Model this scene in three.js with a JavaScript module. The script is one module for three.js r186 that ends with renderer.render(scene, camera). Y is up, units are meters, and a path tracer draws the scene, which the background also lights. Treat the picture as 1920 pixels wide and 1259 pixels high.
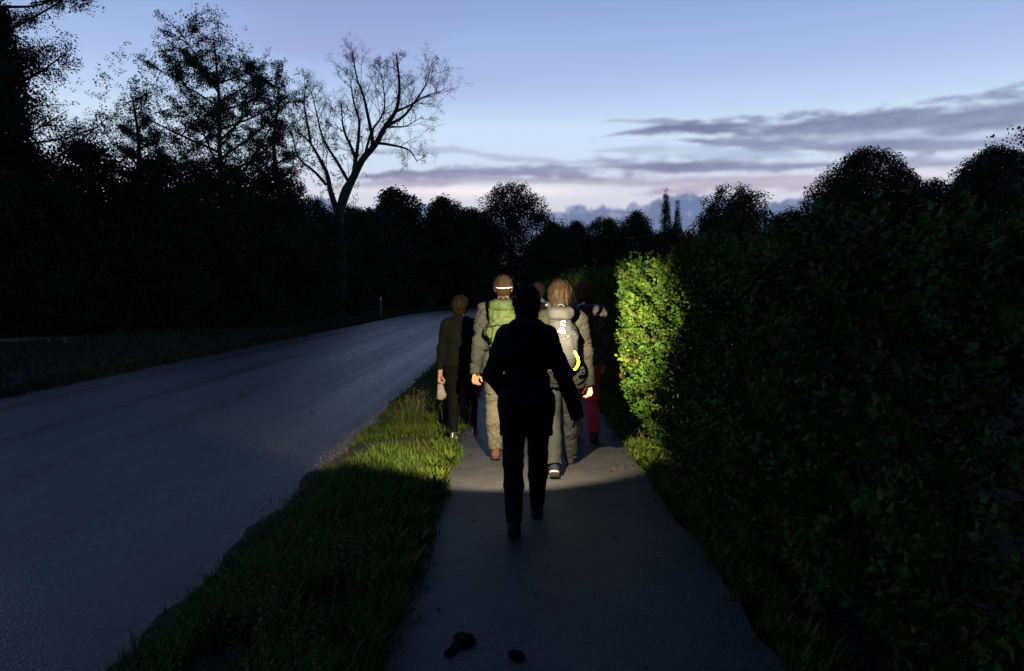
import * as THREE from 'three';
import { mergeGeometries } from 'three/addons/utils/BufferGeometryUtils.js';
import { RoundedBoxGeometry } from 'three/addons/geometries/RoundedBoxGeometry.js';

// ---------- camera, sky, dusk sun, exposure ----------
const scene = new THREE.Scene();
const EYE = 1.65;
const camera = new THREE.PerspectiveCamera(48.84, 1024 / 671, 0.05, 1500);
camera.position.set(0, EYE, 0);
camera.rotation.set(-0.0573, 0, 0);
const renderer = new THREE.WebGLRenderer({ antialias: true });
renderer.setSize(1024, 671);
renderer.toneMapping = THREE.LinearToneMapping;
renderer.toneMappingExposure = 1.0;
renderer.shadowMap.enabled = true;

// seeded random numbers and value noise
function rng(seed) {
  let s = seed >>> 0;
  return () => { s = (s + 0x6d2b79f5) | 0; let t = Math.imul(s ^ (s >>> 15), 1 | s); t = (t + Math.imul(t ^ (t >>> 7), 61 | t)) ^ t; return ((t ^ (t >>> 14)) >>> 0) / 4294967296; };
}
const PERM = new Uint8Array(512), GRAD = new Float32Array(256);
{ const r = rng(77); const p = [...Array(256).keys()]; for (let i = 255; i > 0; i--) { const j = Math.floor(r() * (i + 1)); [p[i], p[j]] = [p[j], p[i]]; } for (let i = 0; i < 512; i++) PERM[i] = p[i & 255]; for (let i = 0; i < 256; i++) GRAD[i] = r() * 2 - 1; }
function noise(x, y = 0, z = 0) {
  const X = Math.floor(x), Y = Math.floor(y), Z = Math.floor(z);
  let u = x - X, v = y - Y, w = z - Z; u = u * u * (3 - 2 * u); v = v * v * (3 - 2 * v); w = w * w * (3 - 2 * w);
  const g = (i, j, k) => GRAD[PERM[PERM[PERM[(X + i) & 255] + ((Y + j) & 255)] + ((Z + k) & 255)]];
  const a = g(0, 0, 0) * (1 - u) + g(1, 0, 0) * u, b = g(0, 1, 0) * (1 - u) + g(1, 1, 0) * u;
  const c = g(0, 0, 1) * (1 - u) + g(1, 0, 1) * u, d = g(0, 1, 1) * (1 - u) + g(1, 1, 1) * u;
  return (a * (1 - v) + b * v) * (1 - w) + (c * (1 - v) + d * v) * w;
}
function fbm(x, y, z, o) { let s = 0, a = 0.5, f = 1; for (let i = 0; i < o; i++) { s += a * noise(x * f, y * f, z * f + i * 7.3); a *= 0.5; f *= 2.03; } return s; }
const clamp = (x, a, b) => (x < a ? a : x > b ? b : x);
const mix = (a, b, t) => a + (b - a) * t;
const sstep = (a, b, x) => { const t = clamp((x - a) / (b - a), 0, 1); return t * t * (3 - 2 * t); };
const lin = (c) => { c /= 255; return c <= 0.04045 ? c / 12.92 : Math.pow((c + 0.055) / 1.055, 2.4); };

// the evening sky: clear blue above, a pale glow after sunset ahead, flat cloud bars and a low bank of cumulus
function makeSky() {
  const W = 3072, Hh = 1536, data = new Float32Array(W * Hh * 4);
  const stops = [[0, 196, 192, 210], [5, 212, 208, 224], [7.5, 218, 218, 232], [9.5, 210, 223, 243], [12.2, 206, 226, 250], [14, 188, 209, 243], [16.4, 170, 192, 234], [20.8, 144, 171, 220], [26, 116, 142, 196], [45, 72, 90, 140], [90, 44, 58, 98]];
  const sm = (pts, e) => { let i = 0; while (i < pts.length - 2 && e > pts[i + 1][0]) i++; const t = sstep(0, 1, clamp((e - pts[i][0]) / (pts[i + 1][0] - pts[i][0]), 0, 1)) * 0.4 + 0.6 * clamp((e - pts[i][0]) / (pts[i + 1][0] - pts[i][0]), 0, 1); return [1, 2, 3].map((k) => mix(pts[i][k], pts[i + 1][k], t)); };
  const bump = (x, c, w) => Math.exp(-((x - c) / w) * ((x - c) / w));
  // cloud bars: [azimuth, height, half thickness] along each, then its colour and weight
  const bars = [
    [[[5.8, 12.7, 0.02], [8, 12.66, 0.13], [11, 12.5, 0.17], [14.5, 12.3, 0.05]], [136, 142, 178], 0.75],
    [[[6.0, 11.5, 0.02], [9, 11.8, 0.16], [11.8, 12.0, 0.3], [15.3, 12.0, 0.42], [21.3, 11.72, 0.62], [28, 11.45, 0.95], [34.7, 11.2, 1.3], [46, 10.9, 1.6], [62, 10.4, 0.9], [75, 10, 0.1]], [118, 125, 162], 0.92],
    [[[12, 11.1, 0.02], [15.5, 10.9, 0.2], [19.5, 10.56, 0.28], [24.8, 10.1, 0.34], [30, 9.75, 0.55], [36, 9.4, 0.7], [50, 9.2, 0.6], [60, 9, 0.05]], [124, 131, 168], 0.85],
    [[[-13, 8.5, 0.05], [-8.2, 8.85, 0.22], [-4, 9.1, 0.36], [0, 9.3, 0.45], [5.8, 9.42, 0.55], [13.8, 9.1, 0.5], [19, 9.05, 0.4], [24, 8.9, 0.1]], [134, 137, 170], 0.88],
    [[[-12, 10.3, 0.05], [-8.2, 10.5, 0.15], [-5.4, 10.65, 0.2], [-0.8, 10.4, 0.26], [5, 9.95, 0.16], [9, 9.8, 0.03]], [166, 176, 204], 0.6],
    [[[-14, 7.9, 0.1], [-7, 8.3, 0.25], [0, 8.75, 0.25], [4, 8.6, 0.3], [7, 8.2, 0.5], [12, 8.1, 0.6], [18, 8.1, 0.6], [24, 7.9, 0.5], [30, 7.6, 0.1]], [160, 153, 178], 0.62],
    [[[15, 11.0, 0.1], [20, 10.9, 0.6], [28, 10.6, 1.2], [36, 10.3, 1.6], [50, 10, 1.6], [66, 9.6, 0.1]], [158, 168, 198], 0.62],
    [[[22, 8.6, 0.1], [27, 8.8, 0.5], [34, 8.5, 0.6], [44, 8.2, 0.4], [52, 8, 0.05]], [138, 141, 174], 0.7],
    [[[6, 10.6, 0.05], [10, 10.5, 0.5], [14, 10.2, 0.5], [19, 9.8, 0.3], [22, 9.7, 0.05]], [170, 186, 214], 0.65],
  ];
  const br = rng(88); for (let n = 0; n < 34; n++) { const A = 62 + 250 * br(), e0 = 7 + 6.5 * br(), L = 8 + 16 * br(), h = 0.2 + 0.7 * br(), k = br(); bars.push([[[A - L, e0 - 0.3 * br(), 0.03], [A - L * 0.4, e0, h], [A + L * 0.4, e0 + 0.2, h * 0.8], [A + L, e0 - 0.2, 0.03]], [mix(120, 160, k), mix(127, 154, k), mix(164, 178, k)], 0.8]); }
  const barAt = (p, a) => { if (a < p[0][0]) a += 360; if (a <= p[0][0] || a >= p[p.length - 1][0]) return null; let i = 0; while (a > p[i + 1][0]) i++; const t = sstep(p[i][0], p[i + 1][0], a); return [mix(p[i][1], p[i + 1][1], t), mix(p[i][2], p[i + 1][2], t)]; };
  for (let j = 0; j < Hh; j++) {
    const e = ((j + 0.5) / Hh) * 180 - 90;
    const base = sm(stops, Math.max(0, e));
    for (let i = 0; i < W; i++) {
      let a = ((i + 0.5) / W - 0.5) * 360 + 90; a = ((a + 540) % 360) - 180;   // 0 is straight ahead, + to the right
      const at = 4 * (j * W + i), ar = (a * Math.PI) / 180;
      let [r, g, b] = base;
      if (e > -1 && e < 40) {
        // cloud coordinates that close round the horizon
        const cx = Math.cos(ar) * 57.3, cz = Math.sin(ar) * 57.3;
        const put = (m, R, G, B) => { r = mix(r, R, m); g = mix(g, G, m); b = mix(b, B, m); };
        // faint mauve wisps high up
        if (e > 12) {
          const w4 = sstep(0.02, 0.4, fbm(cx * 0.05, cz * 0.05 + 3, e * 0.33, 3) + 0.3 * bump(e, 19, 2.2) * bump(a, -14, 9)) * sstep(12, 16, e) * sstep(38, 24, e);
          put(w4 * (0.06 + 0.3 * bump(a, -14, 11)), 156, 152, 202);
        }
        if (e < 17) {
          // long flat bars with ragged, fibrous edges
          const wob = 0.22 * noise(cx * 0.25, cz * 0.25, 4), st = fbm(cx * 0.16, cz * 0.16, e * 1.5, 4), fine = fbm(cx * 0.9, cz * 0.9, e * 2.6, 4); let m2 = 0;
          for (const [p, C, w] of bars) {
            const q = barAt(p, a); if (!q) continue; const h = q[1] + 0.06, d = Math.abs(e - q[0] + wob) / h; if (d > 3.4) continue;
            const m = sstep(1.5, 0.25, d + 1.3 * st + 0.9 * fine * Math.min(1, d + 0.3)) * Math.min(1, q[1] / 0.12); const u = 0.5 + 0.5 * clamp((e - q[0]) / h, -1, 1);
            put(m * w, C[0] + 5 * (1 - u) + 34 * st, C[1] + 3 * (1 - u) + 34 * st, C[2] + 28 * st); m2 = Math.max(m2, m);
          }
          // glow in the gap where the sun went down
          put(0.95 * bump(e, 7.75, 0.42) * bump(a, -2, 7) * (1 - 0.5 * m2), 255, 246, 244); put(0.6 * bump(e, 7.9, 0.4) * bump(a, 22, 8) * (1 - 0.5 * m2), 240, 228, 234);
          // low heaped clouds along the horizon
          const puff = (f, q) => { const n = Math.abs(noise(cx * f, cz * f, q + e * f * 0.8)); return Math.sqrt(n); };
          const top = 5.7 + 0.5 * fbm(cx * 0.14, cz * 0.14, 40, 2) + 0.95 * puff(0.34, 44.5) + 0.62 * puff(0.85, 47.5) + 0.34 * puff(2.0, 49.5) + 0.3 * bump(a, 12.5, 2.5) + 0.3 * bump(a, -15, 5);
          const m5 = sstep(top + 0.1, top - 0.12, e + 0.12 * fbm(cx * 2.6, cz * 2.6, e * 3, 3)) * (0.9 + 0.1 * sstep(-0.3, 0.3, fbm(cx * 0.3, cz * 0.3, e * 0.8, 3)));
          const lump = 1.1 * Math.abs(noise(cx * 0.9, cz * 0.9, e * 1.7)) + 0.8 * Math.abs(noise(cx * 2.1 + 3, cz * 2.1, e * 3.6)) + 0.4 * fbm(cx * 4, cz * 4, e * 6, 2) + 0.55 * sstep(0.8, 0, top - e) - 0.25 * sstep(0.6, 2, top - e);
          const t5 = sstep(0.1, 1.35, lump);
          put(m5 * 0.96, mix(70, 138, t5), mix(86, 148, t5), mix(126, 184, t5));
        }
      }
      const k = 0.45 + 0.55 * sstep(-1, 0.72, Math.cos(((a - 4) * Math.PI) / 180));
      data[at] = lin(r) * k; data[at + 1] = lin(g) * k; data[at + 2] = lin(b) * k; data[at + 3] = 1;
    }
  }
  const t = new THREE.DataTexture(data, W, Hh, THREE.RGBAFormat, THREE.FloatType);
  t.mapping = THREE.EquirectangularReflectionMapping; t.magFilter = THREE.LinearFilter; t.minFilter = THREE.LinearFilter; t.needsUpdate = true;
  return t;
}
const SKY = makeSky();
scene.background = SKY; scene.environment = SKY;
const SKY_STRENGTH = 1.0;
scene.backgroundIntensity = SKY_STRENGTH; scene.environmentIntensity = SKY_STRENGTH;
// the sun has set ahead, a little to the right: only a trace of its light comes over the trees
const sun = new THREE.DirectionalLight(0xffc9b0, 0.02);
sun.position.set(14, 4, -90); sun.target.position.set(0, 0, -10); sun.castShadow = true; sun.shadow.radius = 24;
sun.shadow.camera.left = -60; sun.shadow.camera.right = 60; sun.shadow.camera.top = 40; sun.shadow.camera.bottom = -40; sun.shadow.camera.far = 260;
scene.add(sun, sun.target);

// ---------- helpers ----------
const used = new Map();
function numbered(name) { const n = used.get(name) || 0; used.set(name, n + 1); return n ? `${name}_${String(n).padStart(3, '0')}` : name; }
function tag(o, label, category, group, kind) { if (label) o.userData.label = label; if (category) o.userData.category = category; if (group) o.userData.group = group; if (kind) o.userData.kind = kind; return o; }
function thing(name, label, category, pos = [0, 0, 0], turn = 0, group) { const o = new THREE.Group(); o.name = numbered(name); o.position.set(...pos); o.rotation.y = turn; tag(o, label, category, group); scene.add(o); return o; }
function part(name, geo, material, parent) { const m = new THREE.Mesh(geo, material); m.name = name; parent.add(m); return m; }
function struct(name, geo, material) { const m = new THREE.Mesh(geo, material); m.name = numbered(name); m.userData.kind = 'structure'; scene.add(m); return m; }
const V = (x, y, z) => new THREE.Vector3(x, y, z);
// the point at picture column px and height y on the vertical plane d metres ahead
const F = 1386, at = (px, d) => ((px - 960) / F) * d, highAt = (py, d) => EYE + ((550 - py) / F) * d;
const std = (r, g, b, rough = 0.9, more = {}) => new THREE.MeshPhysicalMaterial({ color: new THREE.Color().setRGB(r, g, b), roughness: rough, ...more });

function grainTexture(size, fn, srgb) {
  const d = new Uint8Array(size * size * 4);
  for (let j = 0; j < size; j++) for (let i = 0; i < size; i++) { const c = fn(i / size, j / size), k = 4 * (j * size + i); for (let q = 0; q < 3; q++) d[k + q] = clamp(Math.round(c[q] * 255), 0, 255); d[k + 3] = 255; }
  const t = new THREE.DataTexture(d, size, size); t.wrapS = t.wrapT = THREE.RepeatWrapping; t.magFilter = THREE.LinearFilter; t.minFilter = THREE.LinearMipmapLinearFilter; if (srgb) t.colorSpace = THREE.SRGBColorSpace; t.needsUpdate = true; return t;
}
// noise that repeats over a tile of n cells
function tnoise(u, v, n, s) { const x = u * n, y = v * n, X = Math.floor(x), Y = Math.floor(y); let a = x - X, b = y - Y; a = a * a * (3 - 2 * a); b = b * b * (3 - 2 * b); const g = (i, j) => GRAD[PERM[PERM[((X + i) % n) & 255] + (((Y + j) % n) & 255)] ^ s]; return (g(0, 0) * (1 - a) + g(1, 0) * a) * (1 - b) + (g(0, 1) * (1 - a) + g(1, 1) * a) * b; }
const tf = (u, v, n, s, o) => { let r = 0, a = 0.5; for (let i = 0; i < o; i++) { r += a * tnoise(u, v, n << i, s + i * 13); a *= 0.55; } return r; };

// ---------- ground, road, path ----------
// everything along the road follows one line: straight ahead, then a bend to the right
const BEND = 55, RAD = 70;
function along(s, o, y = 0) {
  if (s < BEND) return V(o, y, -s);
  const t = (s - BEND) / RAD;
  return V(RAD - (RAD - o) * Math.cos(t), y, -(BEND + (RAD - o) * Math.sin(t)));
}
function ribbon(s0, s1, o0, o1, y, { ds = 0.5, no = 6, edge = 0, lift = null, seed = 0 } = {}) {
  const ns = Math.ceil((s1 - s0) / ds), pos = [], uv = [], idx = [];
  for (let i = 0; i <= ns; i++) {
    const s = s0 + ((s1 - s0) * i) / ns;
    for (let j = 0; j <= no; j++) {
      let o = mix(o0, o1, j / no);
      if (edge && (j === 0 || j === no)) o += edge * (noise(s * 1.7, j * 9, seed) + 0.6 * noise(s * 5.1, j * 4, seed + 3));
      const p = along(s, o, y + (lift ? lift(s, o, j / no) : 0));
      pos.push(p.x, p.y, p.z); uv.push(o, s);
    }
  }
  for (let i = 0; i < ns; i++) for (let j = 0; j < no; j++) { const a = i * (no + 1) + j, b = a + no + 1; idx.push(a, a + 1, b, a + 1, b + 1, b); }
  const g = new THREE.BufferGeometry(); g.setAttribute('position', new THREE.Float32BufferAttribute(pos, 3)); g.setAttribute('uv', new THREE.Float32BufferAttribute(uv, 2)); g.setIndex(idx); g.computeVertexNormals(); return g;
}
const asphaltColour = grainTexture(1024, (u, v) => { const f = tf(u, v, 128, 3, 3), c = tf(u, v, 6, 21, 4); const t = 0.80 + 0.30 * f + 0.16 * c; return [t * 0.97, t * 0.97, t]; }, true);
const asphaltBump = grainTexture(1024, (u, v) => { const f = tf(u, v, 160, 5, 2), c = tf(u, v, 8, 41, 3); const t = 0.5 + 0.55 * f + 0.2 * c; return [t, t, t]; });
// the wheels have polished the tracks along the road: stripes across (u), broken and grainy along (v)
const ROADW = 6.3;
const roadRough = grainTexture(1024, (u, v) => {
  const x = u * ROADW, wob = 0.10 * tnoise(0.5, v, 5, 7);
  let w = 0; for (const [c, s] of [[5.45, 0.26], [3.75, 0.3], [2.5, 0.3], [0.9, 0.3]]) w += Math.exp(-(((x - c + wob) / s) ** 2));
  const br = tf(u, v, 12, 31, 4), g = tf(u, v, 128, 15, 2), streak = tnoise(u, v * 0.0 + 0.37, 64, 50) * 0.5 + tnoise(u, 0.11, 32, 60) * 0.5;
  const t = 0.78 - 0.30 * w * (0.85 + 0.6 * br) - 0.24 * streak + 0.14 * g + 0.10 * br; return [t, t, t];
});
const rep = (t, x, y, ox = 0) => { const c = t.clone(); c.repeat.set(x, y); c.offset.set(ox, 0); c.needsUpdate = true; return c; };
const ground = (() => {
  const n = 90, size = 700, pos = [], uv = [], idx = [];
  for (let j = 0; j <= n; j++) for (let i = 0; i <= n; i++) {
    const f = (t) => Math.sign(t) * Math.pow(Math.abs(t), 2.2) * size;
    const x = f((i / n) * 2 - 1), z = f((j / n) * 2 - 1) - 20;
    pos.push(x, -0.03, z); uv.push(x, z);
  }
  for (let j = 0; j < n; j++) for (let i = 0; i < n; i++) { const a = j * (n + 1) + i, b = a + n + 1; idx.push(a, b, a + 1, a + 1, b, b + 1); }
  const g = new THREE.BufferGeometry(); g.setAttribute('position', new THREE.Float32BufferAttribute(pos, 3)); g.setAttribute('uv', new THREE.Float32BufferAttribute(uv, 2)); g.setIndex(idx); g.computeVertexNormals(); return g;
})();
const soilColour = grainTexture(512, (u, v) => { const f = tf(u, v, 64, 8, 3), c = tf(u, v, 5, 28, 4); const t = 0.78 + 0.5 * f + 0.3 * c; return [t, t * (0.98 + 0.08 * c), t * 0.9]; }, true);
struct('ground', ground, std(0.016, 0.018, 0.011, 1, { specularIntensity: 0.3, map: rep(soilColour, 0.45, 0.45), bumpMap: rep(asphaltBump, 0.3, 0.3), bumpScale: 0.05 }));
const roadColour = grainTexture(1024, (u, v) => {   // aggregate, tyre-worn and oily lanes, a few sealed cracks and a patch
  const x = u * ROADW, y = v * 21; let t = 0.80 + 0.26 * tf(u, v, 160, 3, 2) + 0.18 * tf(u, v, 9, 21, 4) + 0.14 * tnoise(u, 0.2, 24, 70) + 0.10 * tnoise(u, v, 48, 12);
  for (const c of [1.7, 4.6]) t -= 0.12 * Math.exp(-(((x - c) / 0.3) ** 2)) * (0.7 + tf(u, v, 16, 9, 3));
  for (const [c, w, s] of [[3.12, 0.10, 40], [0.75, 0.35, 44], [5.75, 0.22, 48]]) { const q = Math.abs(x - c - w * (tnoise(0.3, v, 7, s) + 0.4 * tnoise(0.6, v, 29, s + 2))); if (q < 0.016 && tnoise(0.1, v, 5, s + 3) > -0.15) t *= 0.62; }
  if (x > 0.5 && x < 2.1 && y > 6.2 && y < 8.6) t *= 0.80;
  return [t * 0.98, t * 0.98, t];
}, true);
const roadMat = std(0.043, 0.038, 0.034, 0.54, { map: rep(roadColour, 1 / ROADW, 1 / 21, 8.05 / ROADW), roughnessMap: rep(roadRough, 1 / ROADW, 1 / 21, 8.05 / ROADW), bumpMap: rep(asphaltBump, 0.62, 0.62), bumpScale: 0.006 });
struct('road', ribbon(-8, 190, -8.0, -1.72, 0.0, { ds: 0.4, no: 10, edge: 0.05, seed: 5, lift: (s, o, t) => 0.05 * (1 - (2 * t - 1) ** 2) }), roadMat);
const pathMat = std(0.086, 0.086, 0.088, 0.55, { map: rep(asphaltColour, 0.83, 0.83), bumpMap: rep(asphaltBump, 0.95, 0.95), bumpScale: 0.007 });
struct('footpath', ribbon(-6, 150, -0.60, 1.22, 0.012, { ds: 0.22, no: 5, edge: 0.045, seed: 11 }), pathMat);
const vergeLift = (s, o, t) => 0.065 * Math.sin(Math.PI * clamp(t, 0, 1)) + 0.02 * noise(s * 2.3, o * 5, 3) * Math.sin(Math.PI * t);
struct('verge', ribbon(-6, 150, -1.80, -0.53, 0.004, { ds: 0.1, no: 10, edge: 0.085, seed: 21, lift: vergeLift }), std(0.030, 0.027, 0.017, 1, { map: rep(soilColour, 1.3, 1.3), bumpMap: rep(asphaltBump, 1.1, 1.1), bumpScale: 0.02 }));
struct('far_verge', ribbon(-6, 150, -11.4, -7.95, 0.0, { ds: 1, no: 5, edge: 0.05, seed: 31, lift: (s, o, t) => 0.05 * Math.sin(Math.PI * t) }), std(0.022, 0.025, 0.014, 1, { map: rep(soilColour, 0.7, 0.7), bumpMap: rep(asphaltBump, 0.5, 0.5), bumpScale: 0.04 }));
struct('gravel_patch', (() => { const g = new THREE.CircleGeometry(1, 28); g.rotateX(-Math.PI / 2); const p = g.attributes.position; for (let i = 1; i < p.count; i++) { const k = 1 + 0.3 * noise(i * 0.7, 3); p.setX(i, p.getX(i) * k * 2.6); p.setZ(i, p.getZ(i) * k * 1.7); } g.translate(at(115, 26.5), -0.012, -26.5); return g; })(), std(0.16, 0.15, 0.14, 0.95, { map: rep(soilColour, 2, 2) }));

// ---------- plants ----------
const M4 = new THREE.Matrix4(), Q = new THREE.Quaternion(), EU = new THREE.Euler(), SC = new THREE.Vector3();
function instanced(name, geo, material, list, parent) {   // list: [x, y, z, rx, ry, rz, scale, tint rgb]
  const m = new THREE.InstancedMesh(geo, material, list.length); m.name = name; const c = new THREE.Color();
  list.forEach((e, i) => { EU.set(e[3], e[4], e[5], 'YXZ'); Q.setFromEuler(EU); const s = e[6]; if (Array.isArray(s)) SC.set(...s); else SC.set(s, s, s); M4.compose(V(e[0], e[1], e[2]), Q, SC); m.setMatrixAt(i, M4); m.setColorAt(i, c.setRGB(...e[7])); });
  m.userData.kind = 'stuff'; (parent || scene).add(m); return m;
}
function fromTris(tris) { const g = new THREE.BufferGeometry(); g.setAttribute('position', new THREE.Float32BufferAttribute(tris, 3)); g.computeVertexNormals(); return g; }
// one leaf: a folded pointed blade of four faces, pushed on as triangles
function leaf(out, base, dir, side, len, wid, fold) {
  const up = dir.clone().cross(side).normalize(), tip = base.clone().addScaledVector(dir, len).addScaledVector(up, -len * 0.12);
  const mid = base.clone().addScaledVector(dir, len * 0.45).addScaledVector(up, len * 0.05);
  const l = mid.clone().addScaledVector(side, wid / 2).addScaledVector(up, fold * wid), r = mid.clone().addScaledVector(side, -wid / 2).addScaledVector(up, fold * wid);
  for (const t of [[base, l, mid], [l, tip, mid], [base, mid, r], [mid, tip, r]]) for (const p of t) out.push(p.x, p.y, p.z);
}
const rdir = (r) => { const z = r() * 2 - 1, a = r() * 6.2832, q = Math.sqrt(1 - z * z); return V(q * Math.cos(a), z, q * Math.sin(a)); };
function clump(seed, n, radius, len, wid, droop = 0) {
  const r = rng(seed), out = [];
  for (let i = 0; i < n; i++) {
    const c = rdir(r).multiplyScalar(radius * Math.cbrt(r())); const d = rdir(r); d.y -= droop; d.normalize();
    const s = d.clone().cross(rdir(r)).normalize(), k = 0.7 + 0.6 * r(); leaf(out, c, d, s, len * k, wid * k, 0.12);
  }
  return fromTris(out);
}
function sprig(seed, n, length, len, wid) {   // leaves along a short twig that points along +y
  const r = rng(seed), out = [];
  for (let i = 0; i < n; i++) {
    const t = (i + 0.5 * r()) / n, a = i * 2.4 + r(), b = V(0.01 * (r() - 0.5), t * length, 0.01 * (r() - 0.5));
    const d = V(Math.cos(a), 0.35 + 0.5 * r(), Math.sin(a)).normalize(), s = d.clone().cross(V(0, 1, 0)).normalize(); s.applyAxisAngle(d, (r() - 0.5) * 1.6);
    const k = (0.65 + 0.6 * r()) * (1 - 0.35 * t); leaf(out, b, d, s, len * k, wid * k, 0.10);
  }
  const w = 0.0028; for (let i = 0; i < 3; i++) { const a = (i * 2 * Math.PI) / 3, b = a + (2 * Math.PI) / 3; const p = [V(w * Math.cos(a), 0, w * Math.sin(a)), V(w * Math.cos(b), 0, w * Math.sin(b)), V(0, length, 0)]; for (const q of p) out.push(q.x, q.y, q.z); }
  return fromTris(out);
}
function tube(list, pts, r0, r1, sides = 6) {   // tapered limb along points
  const c = new THREE.CatmullRomCurve3(pts), n = Math.max(2, Math.ceil((pts.length - 1) * 2.5)), fr = c.computeFrenetFrames(n, false), pos = [], idx = [];
  for (let i = 0; i <= n; i++) {
    const p = c.getPointAt(i / n), rad = mix(r0, r1, i / n);
    for (let k = 0; k < sides; k++) { const a = (k / sides) * 6.2832; pos.push(...p.clone().addScaledVector(fr.normals[i], Math.cos(a) * rad).addScaledVector(fr.binormals[i], Math.sin(a) * rad).toArray()); }
  }
  for (let i = 0; i < n; i++) for (let k = 0; k < sides; k++) { const a = i * sides + k, b = i * sides + ((k + 1) % sides); idx.push(a, b, a + sides, b, b + sides, a + sides); }
  const g = new THREE.BufferGeometry(); g.setAttribute('position', new THREE.Float32BufferAttribute(pos, 3)); g.setIndex(idx); list.push(g);
}
const merged = (list) => { const g = mergeGeometries(list); g.computeVertexNormals(); return g; };
const barkMat = std(0.045, 0.038, 0.032, 0.95), twigMat = std(0.06, 0.045, 0.032, 0.9);
const leafMat = std(0.75, 0.75, 0.75, 0.8, { specularIntensity: 0.3 });
const CL = [clump(1, 14, 0.34, 0.15, 0.10), clump(2, 14, 0.30, 0.13, 0.08, 0.5), clump(3, 10, 0.30, 0.12, 0.05, 0.9)];
const tintOf = (r, kind) => { const k = 0.7 + 0.6 * r(); return kind === 'conifer' ? [0.020 * k, 0.027 * k, 0.014 * k] : kind === 'pale' ? [0.05 * k, 0.058 * k, 0.034 * k] : [0.028 * k, 0.036 * k, 0.015 * k]; };

// shape(t): how wide the crown is, as a share of its radius, at the share t of its height
const SHAPES = { pyramid: (t) => Math.pow(Math.max(0, 1 - t), 0.55), round: (t) => Math.pow(Math.max(0, 1 - (2 * t - 0.9) ** 2 / 1.25), 0.5), dome: (t) => Math.sqrt(Math.max(0, 1 - t ** 2.3)), cone: (t) => 1.02 - t, egg: (t) => Math.pow(Math.sin(Math.PI * Math.pow(clamp(t, 0, 1), 0.75)), 0.7) };
function makeTree(name, label, group, { x, d, H, R, shape = 'round', low = 0.12, leaves = 900, size = 1, seed = 1, kind = 'green', clumpKind = 0, shell = 0.35, rough = 0.28, lean = 0, strings = 0, category = 'tree', limbs = 9, airy = 0, trunkR }) {
  const r = rng(seed * 977 + 5), g = thing(name, label, category, [x, -0.03, -d], 0, group), wood = [], tw = [], list = [];
  const env = SHAPES[shape], tr = trunkR || 0.022 * H + 0.04;
  const top = V(lean * H, H * 0.93, 0), spine = [V(0, 0, 0)];
  for (let i = 1; i <= 5; i++) spine.push(V((lean * H * i) / 5 + (r() - 0.5) * 0.05 * H * (i < 5), (top.y * i) / 5, (r() - 0.5) * 0.05 * H));
  tube(wood, spine, tr, tr * 0.12, 7);
  const curve = new THREE.CatmullRomCurve3(spine), tips = [];
  for (let i = 0; i < limbs; i++) {
    const t = mix(Math.max(0.12, low), 0.88, (i + r() * 0.7) / limbs), s = curve.getPointAt(t), a = i * 2.4 + r();
    const th = clamp((t - low) / (1 - low), 0, 1), len = R * env(Math.min(0.97, th + 0.1)) * (0.75 + 0.25 * r()), rise = len * (0.35 + 0.5 * r());
    const e = V(s.x + Math.cos(a) * len, Math.min(s.y + rise, H * 0.97), s.z + Math.sin(a) * len), m = s.clone().lerp(e, 0.5).add(V(0, -0.12 * len * (r() - 0.2), 0));
    tube(wood, [s, m, e], tr * 0.42 * (1 - 0.6 * t), tr * 0.06, 5); tips.push([s, m, e]);
    const cb = new THREE.CatmullRomCurve3([s, m, e]);
    for (let k = 0; k < (airy > 0.7 ? 8 : 4); k++) {
      const p = cb.getPointAt(0.35 + 0.6 * r()), b = rdir(r); b.y = Math.abs(b.y) * 0.8 + 0.1; b.normalize();
      const l = len * (0.25 + 0.3 * r()), q = p.clone().addScaledVector(b, l); if (q.y > H) continue;
      tube(tw, [p, p.clone().lerp(q, 0.5).add(V(0, 0.05 * l, 0)), q], tr * 0.10, tr * 0.025, 4); tips.push([p, p.clone().lerp(q, 0.5), q]);
    }
  }
  const cb = low * H, ch = H - cb;
  const free = Math.round(leaves * (1 - airy));
  let guard = 0;
  while (list.length < free && guard++ < leaves * 30) {
    const t = 1 - Math.pow(r(), 0.85), a = r() * 6.2832, w = env(t); if (r() > w + 0.15) continue;
    const px = Math.cos(a), pz = Math.sin(a), bumpy = 1 + rough * 2 * noise(px * 1.9 + seed, t * ch * 0.55 + 3, pz * 1.9) + rough * 0.8 * noise(px * 5 + seed, t * ch * 1.5, pz * 5);
    const q = Math.pow(r(), shell), rad = R * w * bumpy * q, y = cb + t * ch * (1 + 0.10 * rough * noise(px * 3, pz * 3, seed));
    const X = px * rad + lean * y, Z = pz * rad;
    if (noise(X * 0.9 + seed, y * 0.9, Z * 0.9) < -0.42 && t > 0.15) continue;
    list.push([X, y, Z, r() * 6, r() * 6, r() * 6, size * (0.75 + 0.5 * r()), tintOf(r, kind)]);
  }
  while (list.length < leaves) { const tp = tips[Math.floor(r() * tips.length)], q = new THREE.QuadraticBezierCurve3(...tp).getPoint(0.35 + 0.65 * r()).addScaledVector(rdir(r), 0.45 * size * r()); list.push([q.x, q.y, q.z, r() * 6, r() * 6, r() * 6, size * (0.6 + 0.5 * r()), tintOf(r, kind)]); }
  part('trunk', merged([...wood, ...tw]), barkMat, g);
  instanced('crown', CL[clumpKind], leafMat, list, g);
  return g;
}
// trees given by where they stand: column and distance, picture height of the top, width in columns
function treeAt(name, label, group, px, topY, wpx, d, o) { return makeTree(name, label, group, { x: at(px, d), d, H: highAt(topY, d), R: (wpx / 2 / F) * d, ...o }); }

const DARK = 'dark bushes at the wood edge', FAR = 'far trees round the bend';
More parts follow.
